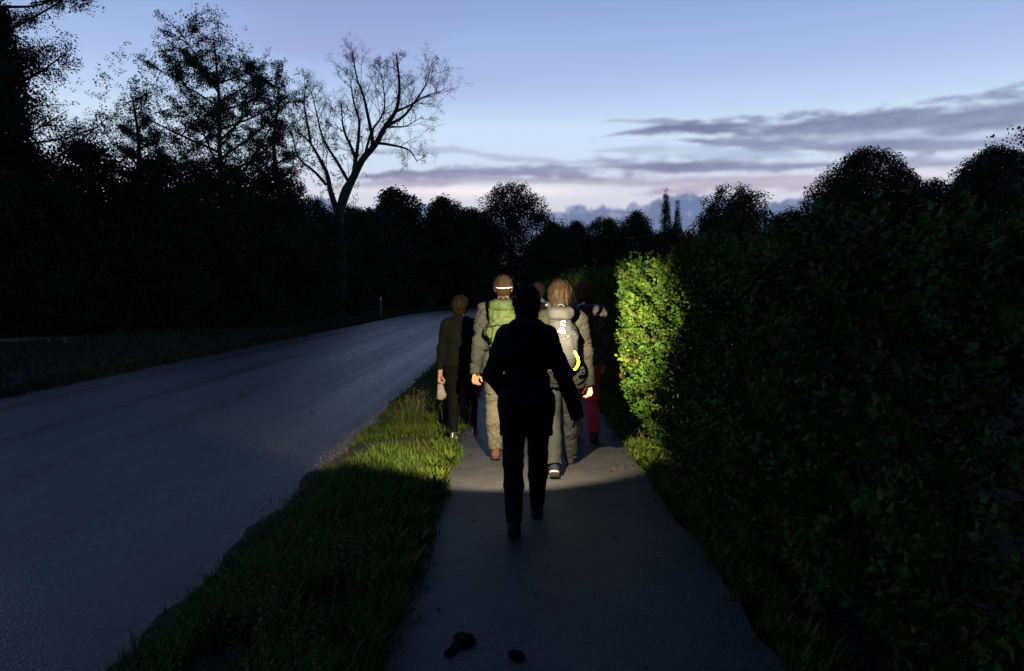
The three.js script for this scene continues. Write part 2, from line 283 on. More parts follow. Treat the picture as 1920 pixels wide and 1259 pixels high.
// left: the wood beyond the road
treeAt('broadleaf_tree', 'leafy open crowned tree standing tallest left of the bare tree', null, 408, 34, 390, 38, { shape: 'egg', low: 0.30, leaves: 8200, size: 0.64, seed: 11, clumpKind: 1, rough: 0.5, shell: 0.5, airy: 0.72, limbs: 28, kind: 'pale', trunkR: 0.26 });
treeAt('broadleaf_tree', 'small leafy tree between the moon and the open crowned tree', null, 262, 156, 150, 40, { shape: 'egg', low: 0.25, leaves: 2900, size: 0.64, seed: 12, clumpKind: 1, airy: 0.55, limbs: 16, kind: 'pale', rough: 0.45 });
treeAt('broadleaf_tree', 'leafy tree leaning over the left stem of the bare tree', null, 530, 150, 110, 44, { shape: 'egg', low: 0.3, leaves: 1500, size: 0.66, seed: 13, clumpKind: 1, airy: 0.8, limbs: 15, kind: 'pale', rough: 0.5 });
const bushes = [[60, 262, 300, 31], [175, 268, 210, 33], [300, 300, 220, 34], [415, 312, 220, 36], [505, 322, 170, 39], [-60, 240, 260, 29], [585, 372, 150, 50], [660, 388, 130, 62]];
bushes.forEach(([px, ty, w, d], i) => treeAt('woodland_bush', ['broad dark bush at the left picture edge under the ivy tree', 'dark bush below the crescent moon', 'dark bush left of the open crowned tree stem', 'dark bush at the foot of the open crowned tree', 'dark bush between the open crowned tree and the bare tree', 'dark bush cut by the left picture edge', 'low dark bush left of the bare tree fork', 'low dark bush right of the bare tree fork'][i], DARK, px, ty, w * 1.15, d, { shape: 'dome', low: 0.02, leaves: 3200, size: 1.05, seed: 30 + i, rough: 0.38, shell: 0.45, limbs: 8, category: 'bush' }));
for (const [i, px] of [20, 150, 290, 430, 540].entries()) treeAt('background_tree', 'dark tree deep in the wood behind the roadside bushes', 'trees deep in the wood', px, [345, 360, 372, 392, 405][i], 230, 58 + 2 * i, { shape: 'dome', low: 0.02, leaves: 2200, size: 1.7, seed: 50 + i, rough: 0.3, shell: 0.5, limbs: 5 });
// middle: trees round the bend
const mids = [['broadleaf_tree', 'low ragged tree right of the bare tree, left of the humped one', 742, 360, 130, 82, 'dome'], ['broadleaf_tree', 'low humped dark tree left of the tall pyramid shaped one', 832, 374, 110, 88, 'dome'], ['broadleaf_tree', 'tall pyramid shaped dark tree straight above the walkers', 958, 350, 190, 102, 'dome'], ['broadleaf_tree', 'low round tree right of the pyramid shaped one', 1080, 420, 80, 118, 'dome'], ['broadleaf_tree', 'flat topped far tree left of the twin spires', 1135, 412, 100, 122, 'dome'], ['broadleaf_tree', 'far tree just beside the twin spires', 1192, 402, 90, 125, 'dome'], ['broadleaf_tree', 'broad dark tree filling the gap under the bare tree', 690, 400, 170, 74, 'dome'], ['broadleaf_tree', 'dark tree filling the gap left of the pyramid shaped one', 885, 396, 120, 96, 'dome'], ['broadleaf_tree', 'dark tree low between the pyramid tree and the round one', 1035, 424, 90, 112, 'dome']];
mids.forEach(([n, l, px, ty, w, d, shape], i) => treeAt(n, l, FAR, px, ty, w * 1.1, d, { shape, low: shape === 'egg' ? 0.0 : 0.02, leaves: 4600, size: 1.8, seed: 70 + i, rough: 0.32, shell: 0.5, limbs: 7 }));
treeAt('conifer_tree', 'taller of the two far spire shaped conifers', FAR, 1246, 360, 62, 128, { shape: 'cone', low: 0.02, leaves: 2000, size: 1.3, seed: 81, kind: 'conifer', limbs: 6 });
treeAt('conifer_tree', 'shorter of the two far spire shaped conifers', FAR, 1268, 378, 56, 129, { shape: 'cone', low: 0.02, leaves: 1700, size: 1.2, seed: 82, kind: 'conifer', limbs: 6 });
// right: trees beyond the hedge
const rights = [['round dark tree right of the twin spires, ragged top', 1370, 349, 176, 45, 'dome', 0.85, 0.26, 6500], ['smooth domed tree standing highest behind the hedge', 1617, 285, 290, 30, 'dome', 0.58, 0.10, 15000], ['wide domed tree behind the hedge at the right picture edge', 1862, 284, 290, 25, 'dome', 0.56, 0.14, 15000], ['small tree in the dip between the two domed trees', 1742, 345, 120, 36, 'dome', 0.9, 0.25, 2600], ['low dark bush between the ragged round tree and the domed tree', 1478, 398, 120, 40, 'dome', 0.95, 0.3, 2600], ['low dark bush behind the lit end of the hedge', 1255, 436, 190, 60, 'dome', 1.3, 0.25, 3000]];
rights.forEach(([l, px, ty, w, d, shape, size, rough, n], i) => treeAt(i > 3 ? 'field_bush' : 'broadleaf_tree', l, 'trees beyond the hedge', px, ty, w, d, { shape, low: 0.02, leaves: n, size, seed: 90 + i, rough, shell: 0.4, limbs: 8, category: i > 3 ? 'bush' : 'tree' }));
{ // a maple whose branch tip reaches in at the right edge
  makeTree('broadleaf_tree', 'tree off the right picture edge with one leafy branch tip showing', null, { x: at(2010, 17), d: 17, H: highAt(150, 17), R: 1.42, shape: 'egg', low: 0.4, leaves: 520, size: 0.6, seed: 99, airy: 0.5, rough: 0.5, limbs: 12, kind: 'pale' });
}
// tall trees standing behind the camera's place, which keep the near hedge and verge in the dark
for (const [x, d, H, R, l] of [[7.4, -1.5, 11, 3.6, 'tall tree beyond the hedge just outside the right picture edge'], [5.4, -7.5, 12, 4.2, 'tall tree overhanging the footpath behind the viewer'], [-7.0, -5.6, 12, 5.2, 'tall tree overhanging the road behind the viewer']]) makeTree('broadleaf_tree', l, null, { x, d, H, R, shape: 'round', low: 0.2, leaves: 3400, size: 1.2, seed: Math.round(x * 31 + 400), rough: 0.3, shell: 0.5, limbs: 12 });
{ // the ivy-clad tree at the left edge: a dense dark column with long leafy side branches
  const d = 30, g = thing('ivy_tree', 'tall tree with dense ivy column and long leafy side branches at left edge', 'tree', [at(12, d), -0.03, -d]), r = rng(404), wood = [], tw = [], ivy = [], crown = [], H = 17;
  const spine = [V(0, 0, 0), V(0.1, 5, 0.1), V(-0.15, 10, 0), V(0, H, 0.2)]; tube(wood, spine, 0.42, 0.06, 8);
  for (let i = 0; i < 3600; i++) { const y = 1 + 12 * r() ** 0.8, a = r() * 6.28, R = (1.15 + 0.4 * noise(y * 0.8, a)) * (y > 12 ? 0.7 : 1) * Math.sqrt(r()); ivy.push([Math.cos(a) * R - 0.25, y, Math.sin(a) * R, r() * 6, r() * 6, r() * 6, 0.75 + 0.5 * r(), tintOf(r, 'conifer')]); }
  for (let i = 0; i < 44; i++) {
    const y = 4.5 + 12 * (i / 44) + r() * 0.4, a = i * 2.4 + 0.5 * r(), L = (2.0 + 2.3 * r()) * (1 - 0.45 * Math.max(0, (y - 9) / 8)), s = V(0, y, 0);
    const e = V(Math.cos(a) * L, y + L * (0.1 + 0.75 * r()), Math.sin(a) * L), m = s.clone().lerp(e, 0.55).add(V(0, -0.15 * L * r(), 0)); tube(wood, [s, m, e], 0.07, 0.015, 5);
    const c = new THREE.QuadraticBezierCurve3(s, m, e);
    for (let k = 0; k < 46; k++) { const p = c.getPoint(0.25 + 0.78 * Math.sqrt(r())).add(V((r() - 0.5) * 0.9, (r() - 0.5) * 0.8, (r() - 0.5) * 0.9)); crown.push([p.x, p.y, p.z, r() * 6, r() * 6, r() * 6, 0.42 + 0.4 * r(), tintOf(r, 'green')]); }
    for (let k = 0; k < 5; k++) { const p = c.getPoint(0.3 + 0.65 * r()), q = p.clone().add(V(Math.cos(a + (r() - 0.5) * 3) * 1.1, -0.3 + 1.1 * r(), Math.sin(a + (r() - 0.5) * 2) * 0.9)); tube(tw, [p, p.clone().lerp(q, 0.5), q], 0.025, 0.008, 4); for (let n = 0; n < 9; n++) { const u = p.clone().lerp(q, 0.3 + 0.7 * r()).addScaledVector(rdir(r), 0.3); crown.push([u.x, u.y, u.z, r() * 6, r() * 6, r() * 6, 0.45 + 0.3 * r(), tintOf(r, 'green')]); } }
  }
  part('trunk', merged([...wood, ...tw]), barkMat, g); instanced('ivy', CL[0], leafMat, ivy, g); instanced('crown', CL[0], leafMat, crown, g);
}
{ // the nearly bare forked tree: main limbs, then twigs in every direction, few leaves
  const d = 50, px0 = 637, k = d / F, g = thing('bare_tree', 'nearly bare forked tree with fine twigs rising above the bushes', 'tree', [at(px0, d), -0.03, -d]), r = rng(515), wood = [], tw = [], buds = [];
  const P = (px, py, z) => V((px - px0) * k, highAt(py, d), z);
  const limb = (pts, z0, z1, r0, r1) => { const q = pts.map(([a, b], i) => P(a, b, mix(z0, z1, i / (pts.length - 1)) + 0.25 * (r() - 0.5) * (i > 0))); tube(wood, q, r0, r1, 7); return [q, r0, r1]; };
  tube(wood, [V(0, 0, 0), V(0.1, 4, 0), P(637, 405, 0)], 0.42, 0.34, 9);
  const L = [
    limb([[637, 405], [652, 366], [672, 325], [686, 303], [709, 277], [728, 246], [749, 218], [755, 195], [756, 170], [752, 120]], 0, 1.0, 0.33, 0.04),
    limb([[637, 405], [646, 360], [662, 330], [666, 304], [660, 283], [652, 266], [640, 240], [634, 190]], 0.1, -1.6, 0.22, 0.03),
    limb([[664, 318], [669, 290], [674, 258], [676, 226], [667, 197], [660, 150]], -0.5, -0.2, 0.15, 0.025),
    limb([[705, 280], [703, 257], [697, 220], [692, 192], [683, 167], [676, 118]], 0.4, 1.6, 0.14, 0.02),
    limb([[712, 274], [743, 282], [775, 293], [793, 318]], 0.5, 2.2, 0.11, 0.025),
    limb([[728, 246], [760, 226], [785, 190], [800, 160], [806, 130]], 0.7, -1.0, 0.12, 0.02),
    limb([[745, 222], [775, 205], [802, 186], [835, 172]], 0.8, -0.4, 0.09, 0.015),
    limb([[637, 405], [621, 358], [614, 326], [597, 294], [577, 263], [553, 244]], 0, -1.2, 0.24, 0.03),
    limb([[614, 348], [596, 326], [571, 303], [563, 266], [552, 236]], -0.2, 1.6, 0.11, 0.02),
    limb([[580, 267], [573, 235], [566, 203], [563, 170], [570, 140]], -1.0, -2.0, 0.10, 0.015),
    limb([[690, 300], [700, 250], [720, 210], [716, 160], [705, 108]], 0.6, -2.2, 0.10, 0.015),
    limb([[728, 246], [748, 250], [772, 252], [800, 240]], 0.6, 2.4, 0.08, 0.015),
    limb([[655, 340], [640, 310], [618, 270], [610, 225], [604, 190]], 0, 2.0, 0.12, 0.02),
  ];
  const twig = (p, dir, len, rad, depth) => {
    const q = [p]; let u = p.clone(), v = dir.clone(); for (let i = 0; i < 3; i++) { v = v.clone().addScaledVector(rdir(r), 0.28).add(V(0, 0.10, 0)).normalize(); u = u.clone().addScaledVector(v, len / 3); q.push(u); }
    tube(tw, q, rad, rad * 0.35, 3);
    if (depth > 0) for (let i = 0; i < 3; i++) { const b = q[1 + Math.floor(r() * 3)]; twig(b, v.clone().addScaledVector(rdir(r), 0.85).normalize(), len * (0.5 + 0.25 * r()), Math.max(0.008, rad * 0.55), depth - 1); }
    if (depth < 2) for (let i = 0; i < 2; i++) if (r() < 0.75) { const e = q[2 + Math.floor(r() * 2)]; buds.push([e.x, e.y, e.z, r() * 6, r() * 6, r() * 6, 0.42 + 0.36 * r(), tintOf(r, 'pale')]); }
  };
  for (const [q, r0, r1] of L) {
    const c = new THREE.CatmullRomCurve3(q), n = Math.round(c.getLength() * 1.75);
    for (let i = 0; i < n; i++) { const t = mix(0.3, 1, (i + r()) / n), p = c.getPointAt(Math.min(1, t)), tg = c.getTangentAt(Math.min(1, t)), o = rdir(r); o.addScaledVector(tg, -o.dot(tg)).normalize(); const v = tg.clone().multiplyScalar(0.75).addScaledVector(o, 0.8).add(V(0, 0.12, 0)).normalize(); twig(p, v, (1.1 + 1.1 * r()) * (1 - 0.55 * Math.max(0, t - 0.55) / 0.45) * (p.y > 15.5 ? 0.7 : 1), 0.028, 2); }
  }
  part('trunk', merged(wood), barkMat, g); part('twigs', merged(tw), twigMat, g).userData.kind = 'stuff'; instanced('crown', CL[2], leafMat, buds, g);
}
// ---------- hedge along the path ----------
const hedgeTop = (s) => 1.86 + 0.10 * noise(s * 0.5, 2) + 0.07 * noise(s * 1.7, 8) + 0.05 * sstep(9, 4, s);
const hedgeFace = (s, y) => 1.36 + 0.13 * noise(s * 0.8, y * 1.1, 5) + 0.07 * noise(s * 2.6, y * 2.6, 15) + 0.12 * sstep(0.55, 0.1, y) * (0.5 + noise(s * 1.3, 3)) - 0.06 * Math.sin(clamp(y / 1.9, 0, 1) * Math.PI);
{
  const g = thing('hedge', 'long clipped leafy hedge along the right side of the footpath, partly torchlit', 'hedge'), r = rng(606), A = [], B = [], stems = [];
  const SP = [sprig(5, 13, 0.17, 0.062, 0.042), sprig(6, 11, 0.20, 0.058, 0.036)];
  const tint = () => { const k = 0.6 + 0.75 * r(), y = r(); return r() < 0.04 ? [0.085 * k, 0.06 * k, 0.021 * k] : [mix(0.025, 0.060, y * y) * k, mix(0.058, 0.090, y) * k, 0.0085 * k]; };
  for (let s = -1.5; s < 62; s += 0.1) {
    const n = s < 15 ? 92 : s < 30 ? 20 : 11, big = s < 15 ? 1 : s < 30 ? 1.5 : 2;
    for (let i = 0; i < n; i++) {
      const S = s + r() * 0.1, top = hedgeTop(S); let o, y, ry, tilt;
      if (r() < 0.2) { y = 0.05 + (top - 0.1) * r(); o = 1.95 + 0.7 * r(); tilt = 1.5 * r(); ry = r() * 6.28; }
      else if (r() < 0.72) { y = 0.06 + (top - 0.06) * Math.pow(r(), 0.95); o = hedgeFace(S, y) + 0.85 * Math.pow(r(), 1.8); tilt = 0.5 + 0.9 * r(); ry = -Math.PI / 2 + (r() - 0.5) * 2.2; }
      else { o = 1.4 + 1.2 * r(); y = top - 0.28 * Math.pow(r(), 1.5) - 0.1 * noise(o * 3, S * 2); tilt = 0.7 * r(); ry = r() * 6.28; }
      const p = along(S, o, y), th = S > BEND ? (S - BEND) / RAD : 0;
      (r() < 0.5 ? A : B).push([p.x, p.y, p.z, tilt, ry - th, 0, big * (0.7 + 0.75 * r() * r()), tint()]);
    }
  }
  // shoots that stand out of the face and the top
  for (let i = 0; i < 130; i++) {
    const S = -1 + 24 * r(), up = r() < 0.6, y = up ? hedgeTop(S) - 0.05 : 0.4 + 1.3 * r(), o = up ? 1.4 + 0.7 * r() : hedgeFace(S, y) + 0.02, L = 0.12 + 0.24 * r(), v = up ? V((r() - 0.6) * 0.7, 1, (r() - 0.5) * 0.8).normalize() : V(-1, 0.3 * r(), (r() - 0.5)).normalize();
    const p = along(S, o, y), e = p.clone().addScaledVector(v, L); tube(stems, [p, p.clone().lerp(e, 0.5), e], 0.004, 0.0015, 3);
    for (let k = 0; k < 4; k++) { const u = p.clone().lerp(e, (k + 0.6) / 4); A.push([u.x, u.y, u.z, r() * 1.3, r() * 6.28, 0, 0.45 + 0.3 * r(), tint()]); }
  }
  for (let i = 0; i < 300; i++) { // woody stems inside
    const S = -1.5 + (i / 300) * 45, o = 1.6 + 0.7 * r(), p = along(S, o, 0), h = 1.2 + 0.45 * r(), q = along(S + (r() - 0.5) * 0.5, o + (r() - 0.6) * 0.5, h); tube(stems, [p, p.clone().lerp(q, 0.5).add(V((r() - 0.5) * 0.15, 0, 0)), q], 0.02, 0.006, 4);
  }
  part('branches', merged(stems), twigMat, g).userData.kind = 'stuff';
  const hm = std(1, 1, 1, 0.75, { specularIntensity: 0.35 }); instanced('foliage', SP[0], hm, A, g); instanced('foliage', SP[1], hm, B, g);
}
// ---------- grass ----------
function tuft(seed, n, h, spread, w) {
  const r = rng(seed), out = [];
  for (let i = 0; i < n; i++) {
    const a = r() * 6.28, b = V((r() - 0.5) * spread, 0, (r() - 0.5) * spread), H = h * (0.5 + 0.7 * r()), bend = H * (0.15 + 0.6 * r()), u = V(Math.cos(a), 0, Math.sin(a)), s = V(-u.z, 0, u.x), ww = w * (0.7 + 0.6 * r());
    const p = [0, 0.4, 0.75, 1].map((t) => b.clone().addScaledVector(u, bend * t * t).add(V(0, H * (t - 0.25 * t * t * (bend / H)), 0))), q = [1, 0.85, 0.55, 0];
    for (let k = 0; k < 3; k++) { const A = p[k].clone().addScaledVector(s, (ww * q[k]) / 2), B = p[k].clone().addScaledVector(s, (-ww * q[k]) / 2), C = p[k + 1].clone().addScaledVector(s, (ww * q[k + 1]) / 2), D = p[k + 1].clone().addScaledVector(s, (-ww * q[k + 1]) / 2); for (const t of k < 2 ? [[A, B, C], [B, D, C]] : [[A, B, C]]) for (const v of t) out.push(v.x, v.y, v.z); }
  }
  return fromTris(out);
}
function stalk(seed) { // grass stalks with a seed head
  const r = rng(seed), out = [];
  for (let i = 0; i < 4; i++) {
    const a = r() * 6.28, H = 0.26 + 0.16 * r(), b = V((r() - 0.5) * 0.08, 0, (r() - 0.5) * 0.08), e = b.clone().add(V(Math.cos(a) * 0.08, H, Math.sin(a) * 0.08)), w = 0.0022;
    for (const s of [V(w, 0, 0), V(0, 0, w)]) for (const v of [b.clone().sub(s), b.clone().add(s), e]) out.push(v.x, v.y, v.z);
    for (let k = 0; k < 7; k++) { const c = b.clone().lerp(e, 0.72 + 0.045 * k), dd = rdir(r); dd.y = Math.abs(dd.y); leaf(out, c, dd.normalize(), dd.clone().cross(V(0.3, 0.1, 1)).normalize(), 0.024, 0.008, 0.1); }
  }
  return fromTris(out);
}
{
  const r = rng(707), T = [[], [], []], S = [], W = [], geo = [tuft(1, 15, 0.12, 0.11, 0.008), tuft(2, 13, 0.09, 0.12, 0.009), tuft(3, 13, 0.19, 0.10, 0.0075)];
  const green = (dry) => { const k = 0.65 + 0.6 * r(); return r() < dry ? [0.09 * k, 0.08 * k, 0.03 * k] : [mix(0.048, 0.092, r()) * k, 0.118 * k, 0.015 * k]; };
  for (let s = 0.8; s < 42; s += 0.05) {
    const n = s < 14 ? 30 : 11;
    for (let i = 0; i < n; i++) {
      const o = -1.76 + 1.2 * r(), t = (o + 1.8) / 1.27, S0 = s + r() * 0.05; if (noise(S0 * 1.4, o * 2.4) < -0.5 || (o < -1.62 && r() < 0.4) || (S0 > 7.7 && S0 < 9.6 && o > -0.86 - 0.08 * noise(S0 * 4, o * 9))) continue;
      const p = along(S0, o, vergeLift(S0, o, t) - 0.005), tall = noise(S0 * 0.9 + 4, o * 1.5), k = tall > 0.12 && o > -1.45 ? 2 : r() < 0.5 ? 0 : 1;
      T[k].push([p.x, p.y, p.z, 0, r() * 6.28, 0, (o < -1.5 ? 0.55 : 1) * (0.7 + 0.6 * r()) * (s < 14 ? 1 : 1.4), green(0.14)]);
    }
  }
  for (let i = 0; i < 420; i++) { const s = 1 + 17 * r(), o = -1.3 + 0.65 * r(), p = along(s, o, 0.04); if (noise(s * 0.9 + 4, o * 1.5) < -0.05) continue; const k = 0.8 + 0.5 * r(); S.push([p.x, p.y, p.z, 0, r() * 6.28, 0, 0.8 + 0.4 * r(), [0.13 * k, 0.12 * k, 0.06 * k]]); }
  const weed = (() => { const q = rng(9), out = []; for (let i = 0; i < 12; i++) { const a = i * 2.4, d = V(Math.cos(a), 0.25 + 0.7 * q(), Math.sin(a)).normalize(); leaf(out, V(0, 0.01 + 0.05 * q(), 0), d, d.clone().cross(V(0, 1, 0)).normalize(), 0.09 + 0.05 * q(), 0.03, 0.1); } return fromTris(out); })();
  for (let i = 0; i < 520; i++) { const side = r() < 0.55, s = 0.5 + 20 * r(), o = side ? -0.66 + 0.1 * r() - 0.25 * r() * r() : 1.2 + 0.18 * r(), p = along(s, o, side ? 0.02 : 0.0), k = 0.7 + 0.6 * r(); W.push([p.x, p.y, p.z, 0, r() * 6.28, 0, 0.6 + 0.7 * r(), [0.065 * k, 0.095 * k, 0.012 * k]]); }
  for (let i = 0; i < 900; i++) { const s = 0.5 + 25 * r(), o = 1.22 + 0.2 * r(), p = along(s, o, 0); T[i % 3].push([p.x, p.y, p.z, 0, r() * 6.28, 0, 0.6 + 0.6 * r(), green(0.1)]); }
  const gm = std(1, 1, 1, 0.75, { specularIntensity: 0.35 });
  geo.forEach((q, i) => tag(instanced(numbered('verge_grass'), q, gm, T[i]), ['short tufted grass on the verge between road and footpath', 'low spreading grass on the verge between road and footpath', 'taller clumps of grass on the verge between road and footpath'][i], 'grass', null, 'stuff'));
  tag(instanced('grass_stalks', stalk(4), gm, S), 'pale seeding grass stalks standing on the torchlit verge', 'grass', null, 'stuff');
  tag(instanced('weeds', weed, gm, W), 'broad leaved weeds along the footpath edges', 'weeds', null, 'stuff');
  const fv = []; for (let i = 0; i < 9000; i++) { const s = 3 + 75 * r() ** 1.2, o = -8.05 - 7.5 * r() ** 1.4, p = along(s, o, -0.02); fv.push([p.x, p.y, p.z, 0, r() * 6.28, 0, 1.4 + 1.3 * r(), [0.026 * (0.6 + 0.8 * r()), 0.032, 0.012]]); }
  tag(instanced('roadside_grass', geo[0], gm, fv), 'dark rough grass beyond the far edge of the road', 'grass', null, 'stuff');
  const litter = (() => { const o = []; leaf(o, V(0, 0, -0.02), V(0, 0.12, 1).normalize(), V(1, 0, 0), 0.045, 0.026, 0.25); return fromTris(o); })(), LL = []; for (let i = 0; i < 260; i++) { const s = 1.5 + 13 * r(), e = r(), o = e < 0.4 ? -0.58 + 0.25 * r() * r() : e < 0.85 ? 1.15 - 0.35 * r() * r() : -0.5 + 1.6 * r(), p = along(s, o, 0.016), k = 0.6 + 0.7 * r(); LL.push([p.x, p.y, p.z, (r() - 0.5) * 0.4, r() * 6.28, (r() - 0.5) * 0.5, 0.6 + 0.6 * r(), [0.075 * k, 0.05 * k, 0.022 * k]]); }
  tag(instanced('leaf_litter', litter, gm, LL), 'small dead leaves scattered along the footpath edges', 'leaves', null, 'stuff');
  // grit and crumbs along the road edge
  const stone = new THREE.IcosahedronGeometry(1, 0), G = []; for (let i = 0; i < 5200; i++) { const s = 4.2 + 22 * r() ** 1.3, o = -1.78 + (r() + r() + r() - 1.5) * 0.13 + 0.06 * noise(s * 1.2, 6), p = along(s, o, 0.012), k = 0.6 + 0.7 * r(), q = 0.002 + 0.006 * r() ** 3; G.push([p.x, p.y, p.z, r() * 6, r() * 6, r() * 6, [q, q * 0.7, q], [0.2 * k, 0.175 * k, 0.14 * k]]); }
  tag(instanced('grit', stone, std(1, 1, 1, 0.9), G), 'loose grit and crumbs along the near road edge', 'grit', null, 'stuff');
}

// ---------- people: bodies and clothes are meshed from smoothly joined tapered bones ----------
function nets(f, lo, hi, h, colour) {   // surface nets over the field f (negative inside)
  const nx = Math.ceil((hi[0] - lo[0]) / h) + 1, ny = Math.ceil((hi[1] - lo[1]) / h) + 1, nz = Math.ceil((hi[2] - lo[2]) / h) + 1, val = new Float32Array(nx * ny * nz), id = new Int32Array(nx * ny * nz).fill(-1), B = 4;
  for (let K = 0; K < nz; K += B) for (let J = 0; J < ny; J += B) for (let I = 0; I < nx; I += B) {
    const c = f(lo[0] + (I + 1.5) * h, lo[1] + (J + 1.5) * h, lo[2] + (K + 1.5) * h), far = Math.abs(c) > h * B * 2.1;
    for (let k = K; k < Math.min(nz, K + B); k++) for (let j = J; j < Math.min(ny, J + B); j++) for (let i = I; i < Math.min(nx, I + B); i++) val[i + nx * (j + ny * k)] = far ? c : f(lo[0] + i * h, lo[1] + j * h, lo[2] + k * h);
  }
  const pos = [], nor = [], col = [], idx = [], st = [1, nx, nx * ny];
  for (let k = 0; k < nz - 1; k++) for (let j = 0; j < ny - 1; j++) for (let i = 0; i < nx - 1; i++) {
    const a = i + nx * (j + ny * k); let m = 0, x = 0, y = 0, z = 0, n = 0;
    for (let c = 0; c < 8; c++) if (val[a + (c & 1) + ((c >> 1) & 1) * nx + (c >> 2) * nx * ny] < 0) m |= 1 << c;
    if (m === 0 || m === 255) continue;
    for (let c = 0; c < 8; c++) for (let q = 0; q < 3; q++) {
      if (c & (1 << q)) continue; const e = c | (1 << q); if (((m >> c) & 1) === ((m >> e) & 1)) continue;
      const va = val[a + (c & 1) + ((c >> 1) & 1) * nx + (c >> 2) * nx * ny], vb = val[a + (e & 1) + ((e >> 1) & 1) * nx + (e >> 2) * nx * ny], t = va / (va - vb);
      x += (c & 1) + (q === 0 ? t : 0); y += ((c >> 1) & 1) + (q === 1 ? t : 0); z += (c >> 2) + (q === 2 ? t : 0); n++;
    }
    const X = lo[0] + (i + x / n) * h, Y = lo[1] + (j + y / n) * h, Z = lo[2] + (k + z / n) * h, e = h * 0.6;
    id[a] = pos.length / 3; pos.push(X, Y, Z);
    const g = V(f(X + e, Y, Z) - f(X - e, Y, Z), f(X, Y + e, Z) - f(X, Y - e, Z), f(X, Y, Z + e) - f(X, Y, Z - e)).normalize(); nor.push(g.x, g.y, g.z);
    const c = colour ? colour(X, Y, Z) : [1, 1, 1]; col.push(c[0], c[1], c[2]);
  }
  for (let k = 1; k < nz - 1; k++) for (let j = 1; j < ny - 1; j++) for (let i = 1; i < nx - 1; i++) {
    const a = i + nx * (j + ny * k);
    for (let q = 0; q < 3; q++) {
      const b = a + st[q]; if (val[a] < 0 === val[b] < 0) continue;
      const u = st[(q + 1) % 3], v = st[(q + 2) % 3], A = id[a], Bq = id[a - u], C = id[a - u - v], D = id[a - v];
      if (A < 0 || Bq < 0 || C < 0 || D < 0) continue;
      if (val[a] < 0) idx.push(A, Bq, C, A, C, D); else idx.push(A, C, Bq, A, D, C);
    }
  }
  const g = new THREE.BufferGeometry(); g.setAttribute('position', new THREE.Float32BufferAttribute(pos, 3)); g.setAttribute('normal', new THREE.Float32BufferAttribute(nor, 3)); g.setAttribute('color', new THREE.Float32BufferAttribute(col, 3)); g.setIndex(idx); return g;
}
// a bone: from a to b with end radii; fx, fy, fz above 1 make it thinner that way
function bone(a, b, ra, rb = ra, f = [1, 1, 1]) { const bx = (b.x - a.x) * f[0], by = (b.y - a.y) * f[1], bz = (b.z - a.z) * f[2], q = bx * bx + by * by + bz * bz || 1e-9; return (x, y, z) => { const px = (x - a.x) * f[0], py = (y - a.y) * f[1], pz = (z - a.z) * f[2], h = clamp((px * bx + py * by + pz * bz) / q, 0, 1), dx = px - bx * h, dy = py - by * h, dz = pz - bz * h; return Math.sqrt(dx * dx + dy * dy + dz * dz) - ra - (rb - ra) * h; }; }
const cut = (f, p, n) => (x, y, z) => Math.max(f(x, y, z), (x - p.x) * n.x + (y - p.y) * n.y + (z - p.z) * n.z);
function blend(list, k) { return (x, y, z) => { let d = list[0](x, y, z); for (let i = 1; i < list.length; i++) { const e = list[i](x, y, z), h = Math.max(k - Math.abs(d - e), 0) / k; d = Math.min(d, e) - h * h * k * 0.25; } return d; }; }
const ik = (a, c, l1, l2, hint) => { const v = c.clone().sub(a), D = Math.min(v.length(), l1 + l2 - 0.002); v.normalize(); const x = (l1 * l1 - l2 * l2 + D * D) / (2 * D), h = Math.sqrt(Math.max(0, l1 * l1 - x * x)), p = hint.clone().addScaledVector(v, -hint.dot(v)).normalize(); return a.clone().addScaledVector(v, x).addScaledVector(p, h); };
const skinMat = new THREE.MeshStandardMaterial({ color: 0xffffff, vertexColors: true, roughness: 0.55 });
const clothMats = new Map();
const cloth = (rough = 0.9) => { if (!clothMats.has(rough)) clothMats.set(rough, new THREE.MeshPhysicalMaterial({ color: 0xffffff, vertexColors: true, roughness: rough, specularIntensity: rough < 0.72 ? 0.15 : 0.3, side: THREE.DoubleSide })); return clothMats.get(rough); };
const weave = (c, amt = 0.25) => (x, y, z) => { const k = 1 + amt * (noise(x * 90, y * 90, z * 90) * 0.5 + noise(x * 14, y * 14, z * 14) * 0.6); return [c[0] * k, c[1] * k, c[2] * k]; };

